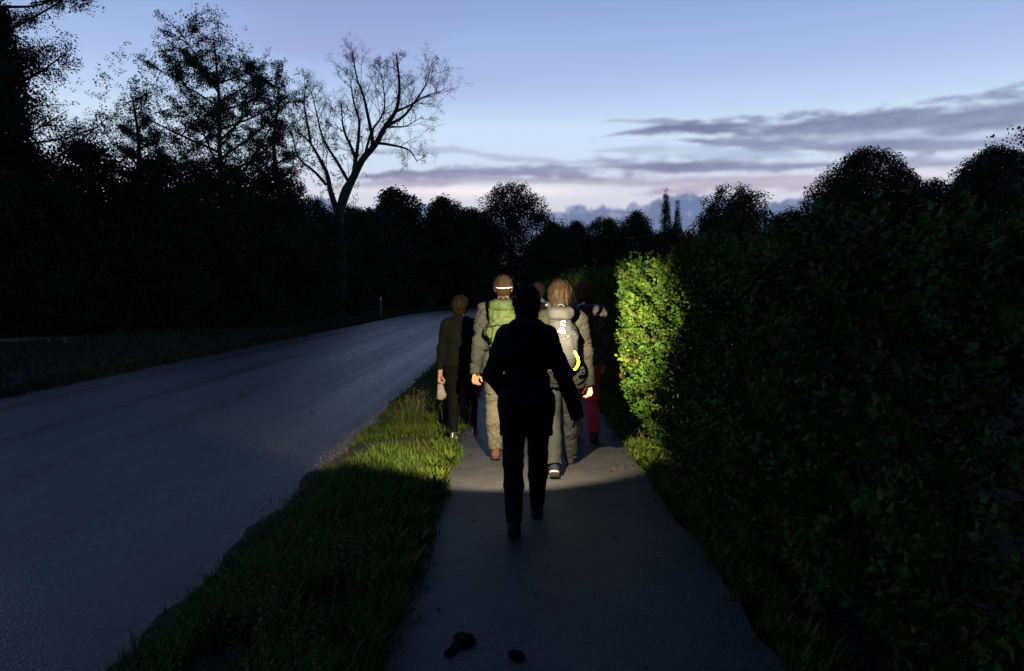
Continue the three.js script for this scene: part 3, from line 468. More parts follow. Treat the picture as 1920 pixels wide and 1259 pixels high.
function handBones(w, dir, palmN, thumbSide, curl, k = 1) {   // palm and five separate fingers, each bent at its knuckles
  const d = dir.clone().normalize(), n = palmN.clone().addScaledVector(d, -palmN.dot(d)).normalize(), t = thumbSide.clone().addScaledVector(d, -thumbSide.dot(d)).addScaledVector(n, -thumbSide.dot(n)).normalize(), out = [], P = (a, b, c) => w.clone().addScaledVector(d, a * k).addScaledVector(t, b * k).addScaledVector(n, c * k);
  out.push(bone(P(-0.02, 0, 0), P(0.02, 0, 0), 0.026 * k, 0.026 * k));
  for (const b of [-0.026, -0.009, 0.009, 0.026]) out.push(bone(P(0.02, b * 0.7, 0), P(0.088, b, 0), 0.016 * k, 0.0135 * k));
  [[0.029, 0.072, 0.0092], [0.0098, 0.08, 0.0096], [-0.0098, 0.074, 0.0092], [-0.029, 0.058, 0.0082]].forEach(([b, L, r], i) => {
    let p = P(0.09, b, 0), ang = 0; const seg = [0.45, 0.3, 0.25];
    for (let s = 0; s < 3; s++) { ang += curl * (s ? 1.1 : 0.8) * (1 + 0.12 * i); const q = p.clone().addScaledVector(d, Math.cos(ang) * L * seg[s] * k).addScaledVector(n, Math.sin(ang) * L * seg[s] * k); out.push(bone(p, q, r * k * (1 - 0.08 * s), r * k * (0.95 - 0.1 * s))); p = q; }
  });
  const t1 = P(0.03, 0.03, 0.008), t2 = P(0.062, 0.052, 0.018), t3 = P(0.088, 0.05, 0.022 + 0.03 * curl); out.push(bone(P(0.005, 0.012, 0.004), t1, 0.017 * k, 0.014 * k), bone(t1, t2, 0.0135 * k, 0.011 * k), bone(t2, t3, 0.011 * k, 0.009 * k));
  return out;
}
function person(label, o) {
  const H = o.H, s = H / 1.75, g = thing('person', label, 'person', [o.x, 0, -o.d], o.yaw || 0, 'walkers on the footpath'), P = (x, y, z) => V(x * s, y * s, z * s), wide = o.wide || 1, sk = o.skin || [0.42, 0.25, 0.17];
  const lean = o.lean || 0, L = (x, y, z) => P(x, y, z - lean * (y - 0.95));
  const drop = Math.max(0, 0.018 - 0.0), hipY = 0.93 - drop - (o.stoop || 0);
  const J = { hl: P(-0.085, hipY, 0), hr: P(0.085, hipY, 0), sl: L(-0.17 * wide, 1.405, 0.0), sr: L(0.17 * wide, 1.405, 0.0), nb: L(0, 1.47, 0.0), hd: L(0 + (o.headX || 0), 1.63, -0.025) };
  J.al = V(...o.feet[0].slice(0, 3)); J.ar = V(...o.feet[1].slice(0, 3)); J.wl = V(...o.hands[0]); J.wr = V(...o.hands[1]);
  J.kl = ik(J.hl, J.al, 0.43 * s, 0.42 * s, V(-0.05, 0, -1)); J.kr = ik(J.hr, J.ar, 0.43 * s, 0.42 * s, V(0.05, 0, -1));
  J.el = ik(J.sl, J.wl, 0.29 * s, 0.255 * s, V(...(o.elbows?.[0] || [-0.5, -0.2, 1]))); J.er = ik(J.sr, J.wr, 0.29 * s, 0.255 * s, V(...(o.elbows?.[1] || [0.5, -0.2, 1])));
  // torso and limbs; q is how far the cloth stands off
  const torso = (q, low = 0.93) => [bone(P(-0.07 * wide, low, 0), P(0.07 * wide, low, 0), (0.112 + q) * s, undefined, [1, 1, 1.1]), bone(L(-0.055 * wide, 1.08, 0), L(0.055 * wide, 1.08, 0), (0.1 + q * 1.25) * s, undefined, [1, 1, 1.12]), bone(L(-0.075 * wide, 1.28, 0), L(0.075 * wide, 1.28, 0), (0.118 + q) * s, undefined, [1, 1, 1.1]), bone(L(-0.14 * wide, 1.405, 0), L(0.14 * wide, 1.405, 0), (0.058 + q * 0.8) * s), bone(J.nb, L(-0.13 * wide, 1.42, 0), (0.05 + q * 0.4) * s, (0.05 + q * 0.6) * s), bone(J.nb, L(0.13 * wide, 1.42, 0), (0.05 + q * 0.4) * s, (0.05 + q * 0.6) * s)];
  const arm = (S, E, W, q) => [bone(S, E, (0.054 + q) * s, (0.042 + q) * s), bone(E, W, (0.042 + q) * s, (0.029 + q) * s)];
  const leg = (h, k, a, q) => [bone(h, k, (0.088 + q * 0.8) * s, (0.056 + q) * s), bone(k, k.clone().lerp(a, 0.4), (0.056 + q) * s, (0.056 + q) * s), bone(k.clone().lerp(a, 0.4), a, (0.054 + q) * s, (0.034 + q * (o.trousers.flare || 1)) * s)];
  const handDir = (E, W, i) => (o.handDirs?.[i] ? V(...o.handDirs[i]) : W.clone().sub(E).normalize());
  // body
  const bodyF = blend([...torso(0), ...arm(J.sl, J.el, J.wl, 0), ...arm(J.sr, J.er, J.wr, 0), ...leg(J.hl, J.kl, J.al, 0), ...leg(J.hr, J.kr, J.ar, 0), bone(J.nb, J.hd, 0.055 * s, 0.052 * s), bone(J.al, J.al.clone().add(P(0, -0.03, -0.1)), 0.035 * s, 0.028 * s), bone(J.ar, J.ar.clone().add(P(0, -0.03, -0.1)), 0.035 * s, 0.028 * s)], 0.03);
  const all = Object.values(J), box = (pad) => [[Math.min(...all.map((p) => p.x)) - pad, -0.02, Math.min(...all.map((p) => p.z)) - pad], [Math.max(...all.map((p) => p.x)) + pad, H * 0.9, Math.max(...all.map((p) => p.z)) + pad]];
  const skin = (x, y, z) => { const k = 1 + 0.12 * noise(x * 60, y * 60, z * 60); return [sk[0] * k, sk[1] * k, sk[2] * k]; };
  const [lo, hi] = box(0.16), geos = [nets(bodyF, lo, [hi[0], H * 0.885, hi[2]], 0.013, skin)];
  // head, facing -z, turned by headYaw
  const hy = o.headYaw || 0, hp = o.headPitch || 0, hq = new THREE.Quaternion().setFromEuler(new THREE.Euler(hp, hy, 0, 'YXZ')), hs = s * 1.02, hpnt = (x, y, z) => V(x * hs, y * hs, z * hs).applyQuaternion(hq).add(J.hd), inv = hq.clone().invert();
  const headBones = [bone(hpnt(0, 0.025, 0.012), hpnt(0, 0.03, -0.012), 0.09 * hs, 0.086 * hs, [1.14, 0.93, 1]), bone(hpnt(0, -0.03, -0.03), hpnt(0, -0.085, -0.055), 0.062 * hs, 0.034 * hs, [1.05, 1, 1]), bone(hpnt(0, 0.0, -0.09), hpnt(0, -0.035, -0.108), 0.009 * hs, 0.014 * hs), bone(hpnt(-0.028, 0.02, -0.078), hpnt(0.028, 0.02, -0.078), 0.018 * hs), bone(hpnt(-0.018, -0.062, -0.086), hpnt(0.018, -0.062, -0.086), 0.009 * hs, undefined, [1, 1.2, 1]), bone(J.nb, hpnt(0, -0.05, 0.005), 0.054 * s, 0.05 * s)];
  const ears = [-1, 1].map((q) => bone(hpnt(0.08 * q, 0.012, 0.008), hpnt(0.078 * q, -0.022, 0.002), 0.018 * hs, 0.012 * hs, [2.0, 1, 1]));
  const eyes = [-1, 1].map((q) => bone(hpnt(0.03 * q, 0.004, -0.082), hpnt(0.03 * q, 0.004, -0.0821), 0.0108 * hs, undefined, [1, 1.5, 1]));
  const h0 = blend(headBones, 0.025), h1 = blend(ears, 0.01), e0 = blend(eyes, 0.004), headF = (x, y, z) => { const a = h0(x, y, z), b = h1(x, y, z), h = Math.max(0.012 - Math.abs(a - b), 0) / 0.012; const d = Math.min(a, b) - h * h * 0.003; return Math.min(Math.max(d, -(e0(x, y, z) - 0.004 * hs)), e0(x, y, z)); };
  const local = V(0, 0, 0);
  geos.push(nets(headF, [J.hd.x - 0.14, J.nb.y - 0.04, J.hd.z - 0.16], [J.hd.x + 0.14, H + 0.03, J.hd.z + 0.15], 0.0055, (x, y, z) => {
    if (e0(x, y, z) < 0.0015) { local.set(x, y, z).sub(J.hd).applyQuaternion(inv); const rr = Math.hypot(Math.abs(local.x) - 0.03 * hs, local.y - 0.004 * hs); return rr < 0.0062 ? [0.03, 0.02, 0.015] : [0.5, 0.47, 0.44]; }
    local.set(x, y, z).sub(J.hd).applyQuaternion(inv); const c = skin(x, y, z); if (local.z < -0.07 * hs && Math.abs(local.y + 0.062 * hs) < 0.011 && Math.abs(local.x) < 0.025) return [c[0] * 0.92, c[1] * 0.72, c[2] * 0.72]; return c;
  }));
  [[J.el, J.wl, 0, 1], [J.er, J.wr, 1, -1]].forEach(([E, W, i, side]) => {
    const dir = handDir(E, W, i), n = o.palms?.[i] ? V(...o.palms[i]) : V(side, 0, 0.25), th = o.thumbs?.[i] ? V(...o.thumbs[i]) : V(0, 0, -1), f = blend(handBones(W, dir, n, th, o.curl?.[i] ?? 0.42, s), 0.007), c = W.clone().addScaledVector(dir, 0.08);
    geos.push(nets(f, [c.x - 0.13, c.y - 0.13, c.z - 0.13], [c.x + 0.13, c.y + 0.13, c.z + 0.13], 0.0048, skin));
  });
  part('body', mergeGeometries(geos), skinMat, g);
  // trousers
  const t = o.trousers, ct = (a, k) => { const v = a.clone().sub(k).normalize(); return v; };
  const legsF = blend([cut(blend(leg(J.hl, J.kl, J.al, t.q || 0.016), 0.02), t.knee ? J.kl.clone().lerp(J.al, 0.12) : J.al.clone().addScaledVector(ct(J.al, J.kl), 0.005), ct(J.al, J.kl)), cut(blend(leg(J.hr, J.kr, J.ar, t.q || 0.016), 0.02), t.knee ? J.kr.clone().lerp(J.ar, 0.12) : J.ar.clone().addScaledVector(ct(J.ar, J.kr), 0.005), ct(J.ar, J.kr)), bone(P(-0.07 * wide, hipY + 0.01, 0), P(0.07 * wide, hipY + 0.01, 0), 0.128 * s, undefined, [1, 1, 1.08])], 0.02);
  const ridge = (n) => { const q = Math.max(0, 1 - 2.6 * Math.abs(n)); return q * q; };
  const folds = (x, y, z, amp, seed) => amp * (0.25 + 1.0 * sstep(-0.35, 0.45, noise(x * 4.5 + seed, y * 4.5 + 7, z * 4.5))) * (0.6 * noise(x * 8 + seed, y * 7, z * 8) + 0.9 * ridge(noise(x * 7 + y * 5 + seed, y * 17 - x * 6, z * 7)) + 0.5 * ridge(noise(x * 15 - y * 9, y * 30 + seed, z * 15)) - 0.3);
  const tf2 = (x, y, z) => Math.max(legsF(x, y, z) + folds(x, y, z, t.fold ?? 0.009, H * 31), y - (hipY + 0.12) * s);
  part('trousers', nets(tf2, [lo[0], 0.0, lo[2]], [hi[0], 1.15 * s, hi[2]], 0.011, t.paint || weave(t.colour)), cloth(t.rough ?? 0.9), g);
  // jacket
  const j = o.jacket, q = j.q || 0.026, hem = j.hem, jb = [...torso(q, 0.95), bone(P(-0.075 * wide, Math.max(0.9, hem / s + 0.02), 0), P(0.075 * wide, Math.max(0.9, hem / s + 0.02), 0), (0.115 + q + (j.flare || 0)) * s, undefined, [1, 1, 1.08])];
  if (hem / s < 0.88) jb.push(bone(P(-0.075 * wide, 0.93, 0), P(-0.08 * wide, hem / s - 0.02, 0.0), (0.11 + q) * s, (0.11 + q + (j.flare || 0)) * s), bone(P(0.075 * wide, 0.93, 0), P(0.08 * wide, hem / s - 0.02, 0.0), (0.11 + q) * s, (0.11 + q + (j.flare || 0)) * s));
  if (j.hood) jb.push(bone(L(-0.075, 1.455, 0.075), L(0.075, 1.455, 0.075), 0.058 * s, undefined, [1, 0.8, 1]), bone(L(0, 1.45, 0.085), L(0, 1.36, 0.115), 0.062 * s, 0.03 * s)); else jb.push(cut(bone(J.nb, L(0, 1.56, -0.01), 0.074 * s, 0.068 * s), L(0, j.collar || 1.535, 0), V(0, 1, -0.25).normalize()));
  const sleeve = (S, E, W) => { const v = W.clone().sub(E).normalize(); return cut(blend(arm(S, E, W.clone().addScaledVector(v, 0.05), Math.max(0.019, q * 0.8)), 0.025), j.short ? S.clone().lerp(E, 0.85) : W.clone().addScaledVector(v, 0.012), v); };
  const jf0 = blend(jb, 0.05), jl = sleeve(J.sl, J.el, J.wl), jr = sleeve(J.sr, J.er, J.wr);
  const jf = (x, y, z) => { const a = Math.max(jf0(x, y, z), hem + 0.01 * noise(x * 9, z * 9, 4) - y), b = Math.min(jl(x, y, z), jr(x, y, z)), h = Math.max(0.035 - Math.abs(a - b), 0) / 0.035; const d = Math.min(a, b) - h * h * 0.009; return Math.max(d, -(bone(J.nb, J.hd, 0.058 * s)(x, y, z) + (y < J.nb.y + 0.02 ? 1 : 0))) + folds(x, y, z, j.fold ?? 0.011, H * 17); };
  part('jacket', nets(jf, [lo[0], hem - 0.03, lo[2]], [hi[0], 1.62 * s, hi[2] + 0.08], 0.0105, j.paint || weave(j.colour)), cloth(j.rough ?? 0.88), g);
  // hair
  const hr = o.hair, hc = hr.colour, strand = (x, y, z) => { local.set(x, y, z).sub(J.hd).applyQuaternion(inv); const a = Math.atan2(local.x, local.z); const k = 1 + 0.3 * noise(a * 14, local.y * 18, 2) + 0.25 * noise(a * 40, local.y * 30, 7); return [hc[0] * k, hc[1] * k, hc[2] * k]; };
  const hb = [bone(hpnt(0, 0.03, 0.014), hpnt(0, 0.036, -0.01), (0.094 + hr.q) * hs, (0.09 + hr.q) * hs, [1.13, 0.93, 1]), bone(hpnt(0, 0.02, 0.035), hpnt(0, -hr.down, 0.04), (0.075 + hr.q) * hs, (0.05 + hr.q) * hs * (hr.end || 1))];
  if (hr.bun) hb.push(bone(hpnt(0, 0.07, 0.085), hpnt(0, 0.075, 0.095), 0.036 * hs));
  const hf = blend(hb, 0.03), hairF = (x, y, z) => { local.set(x, y, z).sub(J.hd).applyQuaternion(inv); const a = Math.atan2(local.x, local.z), face = -(local.z + 0.045 * hs - 0.05 * sstep(-0.02, 0.08, -local.y) + 0.10 * sstep(0.03, 0.085, local.y)); return Math.max(hf(x, y, z) + (hr.rough || 0.006) * (noise(a * 6, local.y * 26, 5) + 0.6 * noise(a * 16, local.y * 40, 9)), face); };
  const hairGeo = nets(hairF, [J.hd.x - 0.19, J.hd.y - 0.3, J.hd.z - 0.19], [J.hd.x + 0.19, J.hd.y + 0.22, J.hd.z + 0.22], 0.006, strand), hp0 = hairGeo.attributes.position, hn0 = hairGeo.attributes.normal, rh = rng(Math.round(H * 1000)), sp = [], sn = [], sc = [];
  for (let i = 0; i < 1500; i++) { // loose strands over the surface
    const k = Math.floor(rh() * hp0.count), p = V(hp0.getX(k), hp0.getY(k), hp0.getZ(k)), n = V(hn0.getX(k), hn0.getY(k), hn0.getZ(k)), dn = V((rh() - 0.5) * 0.7, -1, (rh() - 0.5) * 0.7); dn.addScaledVector(n, -dn.dot(n) + 0.22 + 0.35 * rh() * rh()).normalize(); const sd = dn.clone().cross(n).normalize().multiplyScalar(0.0022), l = (0.02 + 0.035 * rh()) * (hr.strand || 1), e = p.clone().addScaledVector(dn, l), col = strand(p.x, p.y, p.z), kk = 0.75 + 0.5 * rh();
    for (const q of [p.clone().sub(sd), p.clone().add(sd), e]) { sp.push(q.x, q.y, q.z); sn.push(n.x, n.y, n.z); sc.push(col[0] * kk, col[1] * kk, col[2] * kk); }
  }
  const sg = new THREE.BufferGeometry(); sg.setAttribute('position', new THREE.Float32BufferAttribute(sp, 3)); sg.setAttribute('normal', new THREE.Float32BufferAttribute(sn, 3)); sg.setAttribute('color', new THREE.Float32BufferAttribute(sc, 3));
  part('hair', mergeGeometries([hairGeo.toNonIndexed(), sg]), cloth(0.7), g);
  // shoes
  o.feet.forEach(([fx, fy, fz, pitch = 0, out = 0], i) => {
    const sh = o.shoes, a = V(fx, fy, fz), qf = new THREE.Quaternion().setFromEuler(new THREE.Euler(-pitch, out, 0, 'YXZ')), W = (x, y, z) => V(x * s, y * s, z * s).applyQuaternion(qf).add(a), b = -0.052;
    const up = blend([bone(W(0, b, 0.045), W(0, b - 0.004, -0.06), 0.042 * s, 0.041 * s), bone(W(0, b - 0.006, -0.06), W(0, b - 0.012, -0.165), 0.043 * s, 0.032 * s), bone(W(0, 0.01, 0.008), W(0, b, -0.01), 0.045 * s, 0.045 * s)], 0.02), fl = V(0, -1, 0).applyQuaternion(qf), sole0 = W(0, -0.078, 0), upF = cut(cut(up, sole0, fl), W(0, 0.022, 0), V(0, 1, 0).applyQuaternion(qf));
    const soF = cut(cut(blend([bone(W(0, -0.075, 0.05), W(0, -0.075, -0.06), 0.046 * s, 0.045 * s), bone(W(0, -0.075, -0.06), W(0, -0.075, -0.168), 0.046 * s, 0.036 * s)], 0.015), W(0, -0.0925, 0), fl), W(0, -0.074, 0), fl.clone().negate());
    const bx = [[a.x - 0.24, a.y - 0.3, a.z - 0.27], [a.x + 0.24, a.y + 0.17, a.z + 0.24]];
    const shoe = part('shoe', nets(upF, ...bx, 0.007, weave(sh.colour, 0.3)), cloth(0.75), g); part('sole', nets(soF, ...bx, 0.006, weave(sh.sole, 0.2)), cloth(0.8), shoe);
    if (sh.strip) { const sp = part('reflective_strip', new RoundedBoxGeometry(0.014, 0.06, 0.006, 1, 0.002), reflMat, shoe); sp.position.copy(W(0.0, -0.03, 0.089)); sp.quaternion.copy(qf); const sp2 = part('reflective_strip', new RoundedBoxGeometry(0.006, 0.018, 0.07, 1, 0.002), reflMat, shoe); sp2.position.copy(W(0.043, -0.045, 0.02)); sp2.quaternion.copy(qf); }
  });
  g.userData.joints = undefined; delete g.userData.joints;
  return { g, J, s, L, hpnt, hq };
}
const reflMat = std(0.82, 0.83, 0.86, 0.35, { metalness: 0.0 });
// a backpack on somebody's back: shell, lid, pocket, straps, belt
function backpack(label, who, o) {
  const g = thing('backpack', label, 'backpack', who.g.position.toArray(), who.g.rotation.y, 'backpacks worn by the walkers'), s = who.s, c = who.L(0, o.y, 0.235 + (o.out || 0)), w = o.w / 2, h = o.h / 2, dp = o.d / 2;
  const sq = (x, y, z, cx, cy, cz, a, b, e, n) => { const X = Math.abs((x - cx) / a), Y = Math.abs((y - cy) / b), Z = Math.abs((z - cz) / e); return (Math.pow(X ** n + Y ** n + Z ** n, 1 / n) - 1) * Math.min(a, b, e); };
  const wr = (x, y, z, k) => k * (noise(x * 11, y * 11 + 3, z * 11) + 0.6 * noise(x * 26, y * 26, z * 26));
  const mainF = (x, y, z) => sq(x, y, z, c.x, c.y, c.z, w * (0.82 + 0.18 * sstep(c.y + h, c.y - h * 0.3, y)), h, dp, 2.8) + wr(x, y, z, o.wrinkle ?? 0.008);
  const bx = [[c.x - w - 0.05, c.y - h - 0.05, c.z - dp - 0.05], [c.x + w + 0.05, c.y + h + 0.08, c.z + dp + 0.1]];
  const shell = part('shell', nets(mainF, ...bx, 0.0085, o.paint || weave(o.colour, 0.3)), cloth(o.rough ?? 0.75), g);
  part('front_pocket', nets((x, y, z) => sq(x, y, z, c.x, c.y - h * 0.3, c.z + dp * 0.62, w * 0.76, h * 0.55, dp * 0.55, 3) + wr(x, y, z, 0.006), ...bx, 0.008, weave(o.pocket || o.colour, 0.3)), cloth(o.rough ?? 0.75), g);
  part('lid', nets((x, y, z) => sq(x, y, z, c.x, c.y + h * 0.82, c.z + 0.015, w * 0.84, h * 0.25, dp * 1.05, 2.6) + wr(x, y, z, 0.006), ...bx, 0.008, weave(o.lid || o.colour, 0.3)), cloth(o.rough ?? 0.75), g);
  const dark = std(0.012, 0.012, 0.014, 0.8);
  const front = (x, y) => Math.max(c.z + dp * Math.pow(Math.max(0, 1 - Math.abs((x - c.x) / (w * 0.92)) ** 2.8 - Math.abs((y - c.y) / h) ** 2.8), 1 / 2.8), c.z + dp * 0.62 + dp * 0.55 * Math.pow(Math.max(0, 1 - Math.abs((x - c.x) / (w * 0.76)) ** 3 - Math.abs((y - c.y + h * 0.3) / (h * 0.55)) ** 3), 1 / 3));
  for (const fy of [0.12, -0.62]) part('compression_strap', new THREE.TubeGeometry(new THREE.CatmullRomCurve3([-0.9, -0.75, -0.5, -0.2, 0.2, 0.5, 0.75, 0.9].map((t) => V(c.x + t * w, c.y + fy * h + 0.02 * t, front(c.x + t * w, c.y + fy * h) + 0.006))), 30, 0.007, 4), dark, g);
  for (const sd of [-1, 1]) { const bk = part('buckle', new RoundedBoxGeometry(0.03, 0.022, 0.012, 1, 0.003), dark, g); bk.position.set(c.x + sd * w * 0.42, c.y + 0.12 * h, front(c.x + sd * w * 0.42, c.y + 0.12 * h) + 0.01); }
  part('haul_loop', new THREE.TubeGeometry(new THREE.CatmullRomCurve3([V(c.x - 0.035, c.y + h * 0.98, c.z - 0.02), V(c.x - 0.02, c.y + h * 1.1, c.z - 0.02), V(c.x + 0.02, c.y + h * 1.1, c.z - 0.02), V(c.x + 0.035, c.y + h * 0.98, c.z - 0.02)]), 14, 0.006, 5), dark, g);
  for (const sd of [-1, 1]) {
    const X = sd * 0.105; const pts = [who.L(X * 0.8, o.y + (o.h * 0.40) / s, 0.15), who.L(X, 1.495, 0.03), who.L(X * 1.08, 1.44, -0.125), who.L(X * 1.2, 1.25, -0.165), who.L(X * 1.55, 1.1, -0.08), who.L(X * 1.5, 1.06, 0.12)], cv = new THREE.CatmullRomCurve3(pts), sh = new THREE.Shape(); sh.moveTo(-0.008, -0.028); sh.lineTo(0.008, -0.028); sh.lineTo(0.008, 0.028); sh.lineTo(-0.008, 0.028); sh.closePath();
    part('shoulder_strap', new THREE.ExtrudeGeometry(sh, { steps: 28, extrudePath: cv, bevelEnabled: false }), dark, g);
  }
  return { g, c, w, h, dp };
}
console.log('people');
const black = [0.006, 0.006, 0.007];
// the one who holds the torch, nearest and unlit
const holder = person('person in black coat seen as dark silhouette, nearest the camera', { x: 0.10, d: 5.05, H: 1.69, wide: 0.88, feet: [[-0.085, 0.115, 0.17, 0.45], [0.085, 0.088, -0.30, -0.1]], hands: [[-0.135, 0.92, -0.14], [0.35, 0.80, -0.02]], elbows: [[-1, -0.4, 0.75], [0.5, 0, 0.9]], handDirs: [[0.25, 0, -1], [0.25, -1, -0.15]], palms: [[0.9, 0, 0.2], [-1, 0, 0.25]], thumbs: [[0, 1, 0], [0, 0, -1]], curl: [0.6, 0.35], jacket: { colour: black, hem: 0.67, hood: true, q: 0.013, fold: 0.007, flare: 0.0 }, trousers: { colour: [0.006, 0.006, 0.008], q: 0.017, flare: 1.2 }, shoes: { colour: [0.012, 0.012, 0.014], sole: [0.02, 0.02, 0.02] }, hair: { colour: [0.015, 0.011, 0.009], q: 0.010, down: 0.11, rough: 0.008, end: 1.2 } });
// the tall man with the green pack
const man = person('tall person in grey jacket and beige trousers with reflective head strap', { x: -0.085, d: 7.35, H: 1.82, yaw: 0.05, wide: 1.1, feet: [[-0.085, 0.10, 0.10, 0.25], [0.12, 0.09, -0.42, -0.1]], hands: [[-0.275, 0.865, -0.03], [0.30, 0.86, 0.0]], elbows: [[-0.55, 0, 1], [0.5, 0, 1]], headYaw: 0.05, curl: [0.75, 0.5], skin: [0.52, 0.26, 0.17], palms: [[0.6, 0, 0.8], [-1, 0, 0.3]], jacket: { colour: [0.046, 0.052, 0.046], hem: 0.86, q: 0.034, fold: 0.017, collar: 1.52 }, trousers: { colour: [0.18, 0.165, 0.12], q: 0.026, flare: 1.2, paint: (x, y, z) => { const m = 0.12 + (y < 0.36 ? 0.55 * sstep(-0.3, 0.5, noise(x * 48, y * 48, z * 48) + 0.7 * noise(x * 95, y * 95, z * 95)) : 0), k = 1 + 0.2 * noise(x * 60, y * 60, z * 60); return [mix(0.15, 0.06, m) * k, mix(0.138, 0.052, m) * k, mix(0.102, 0.042, m) * k]; } }, shoes: { colour: [0.13, 0.06, 0.045], sole: [0.05, 0.04, 0.035] }, hair: { colour: [0.042, 0.029, 0.020], q: 0.001, down: 0.03, rough: 0.004, end: 0.85 } });
{ // strap round the head, woven with reflective dashes
  const { hpnt, g } = man, cs = []; for (let i = 0; i <= 40; i++) { const a = (i / 40) * 6.2832; cs.push(hpnt(Math.sin(a) * 0.0865, 0.022 + 0.018 * -Math.cos(a), 0.004 + Math.cos(a) * 0.108)); }
  const band = part('head_strap', new THREE.TubeGeometry(new THREE.CatmullRomCurve3(cs, true), 60, 0.0075, 6, true), std(0.10, 0.09, 0.085, 0.8), g);
  for (let i = -4; i <= 4; i++) { const a = i * 0.2, m = part('reflective_dash', new RoundedBoxGeometry(0.018, 0.009, 0.004, 1, 0.001), reflMat, band); m.position.copy(hpnt(Math.sin(a) * 0.0945, 0.022 - 0.018 * Math.cos(a) + 0.003 * (i % 2), 0.004 + Math.cos(a) * 0.1165)); m.rotation.y = a; }
}
backpack('bright green crumpled backpack on the tall person in grey', man, { y: 1.27, w: 0.35, h: 0.52, d: 0.21, out: 0.01, colour: [0.068, 0.100, 0.037], pocket: [0.076, 0.112, 0.041], lid: [0.056, 0.082, 0.033], wrinkle: 0.02, rough: 0.5 });
// the small walker on the left edge of the path
const small = person('short person in black with reflective trainers at the grass edge', { x: -0.575, d: 8.2, H: 1.61, yaw: -0.06, feet: [[-0.06, 0.10, 0.14, 0.3], [0.10, 0.088, -0.40, -0.05]], hands: [[-0.225, 0.755, 0.02], [0.16, 0.90, -0.2]], elbows: [[-0.6, 0, 0.8], [0.6, -0.3, 0.8]], headYaw: -0.25, curl: [0.8, 0.5], jacket: { colour: [0.0038, 0.0040, 0.0045], hem: 0.83, q: 0.024, collar: 1.5 }, trousers: { colour: [0.0036, 0.0038, 0.0042], q: 0.014, flare: 0.8, fold: 0.004 }, shoes: { colour: [0.06, 0.06, 0.062], sole: [0.25, 0.24, 0.23], strip: true }, hair: { colour: [0.018, 0.0115, 0.007], q: 0.010, down: 0.055, rough: 0.006 } });
// the walker with the grey backpack in front on the right
const olive = person('person in olive jacket and grey trousers with dark backpack', { x: 0.435, d: 6.68, H: 1.74, yaw: -0.03, wide: 1.04, feet: [[-0.055, 0.125, 0.20, 0.55], [0.115, 0.09, -0.38, -0.1]], hands: [[-0.235, 0.90, -0.22], [0.262, 0.83, -0.02]], elbows: [[-0.7, 0, 0.8], [0.55, 0, 1]], curl: [0.6, 0.7], headPitch: -0.12, palms: [[1, 0, 0.2], [-0.75, 0, 0.65]], skin: [0.58, 0.34, 0.23], jacket: { colour: [0.0082, 0.0088, 0.0072], hem: 0.80, q: 0.036, fold: 0.014, collar: 1.54 }, trousers: { colour: [0.030, 0.033, 0.034], q: 0.026, flare: 1.5 }, shoes: { colour: [0.015, 0.02, 0.03], sole: [0.5, 0.49, 0.42] }, hair: { colour: [0.0095, 0.0055, 0.003], q: 0.022, down: 0.085, rough: 0.006 } });
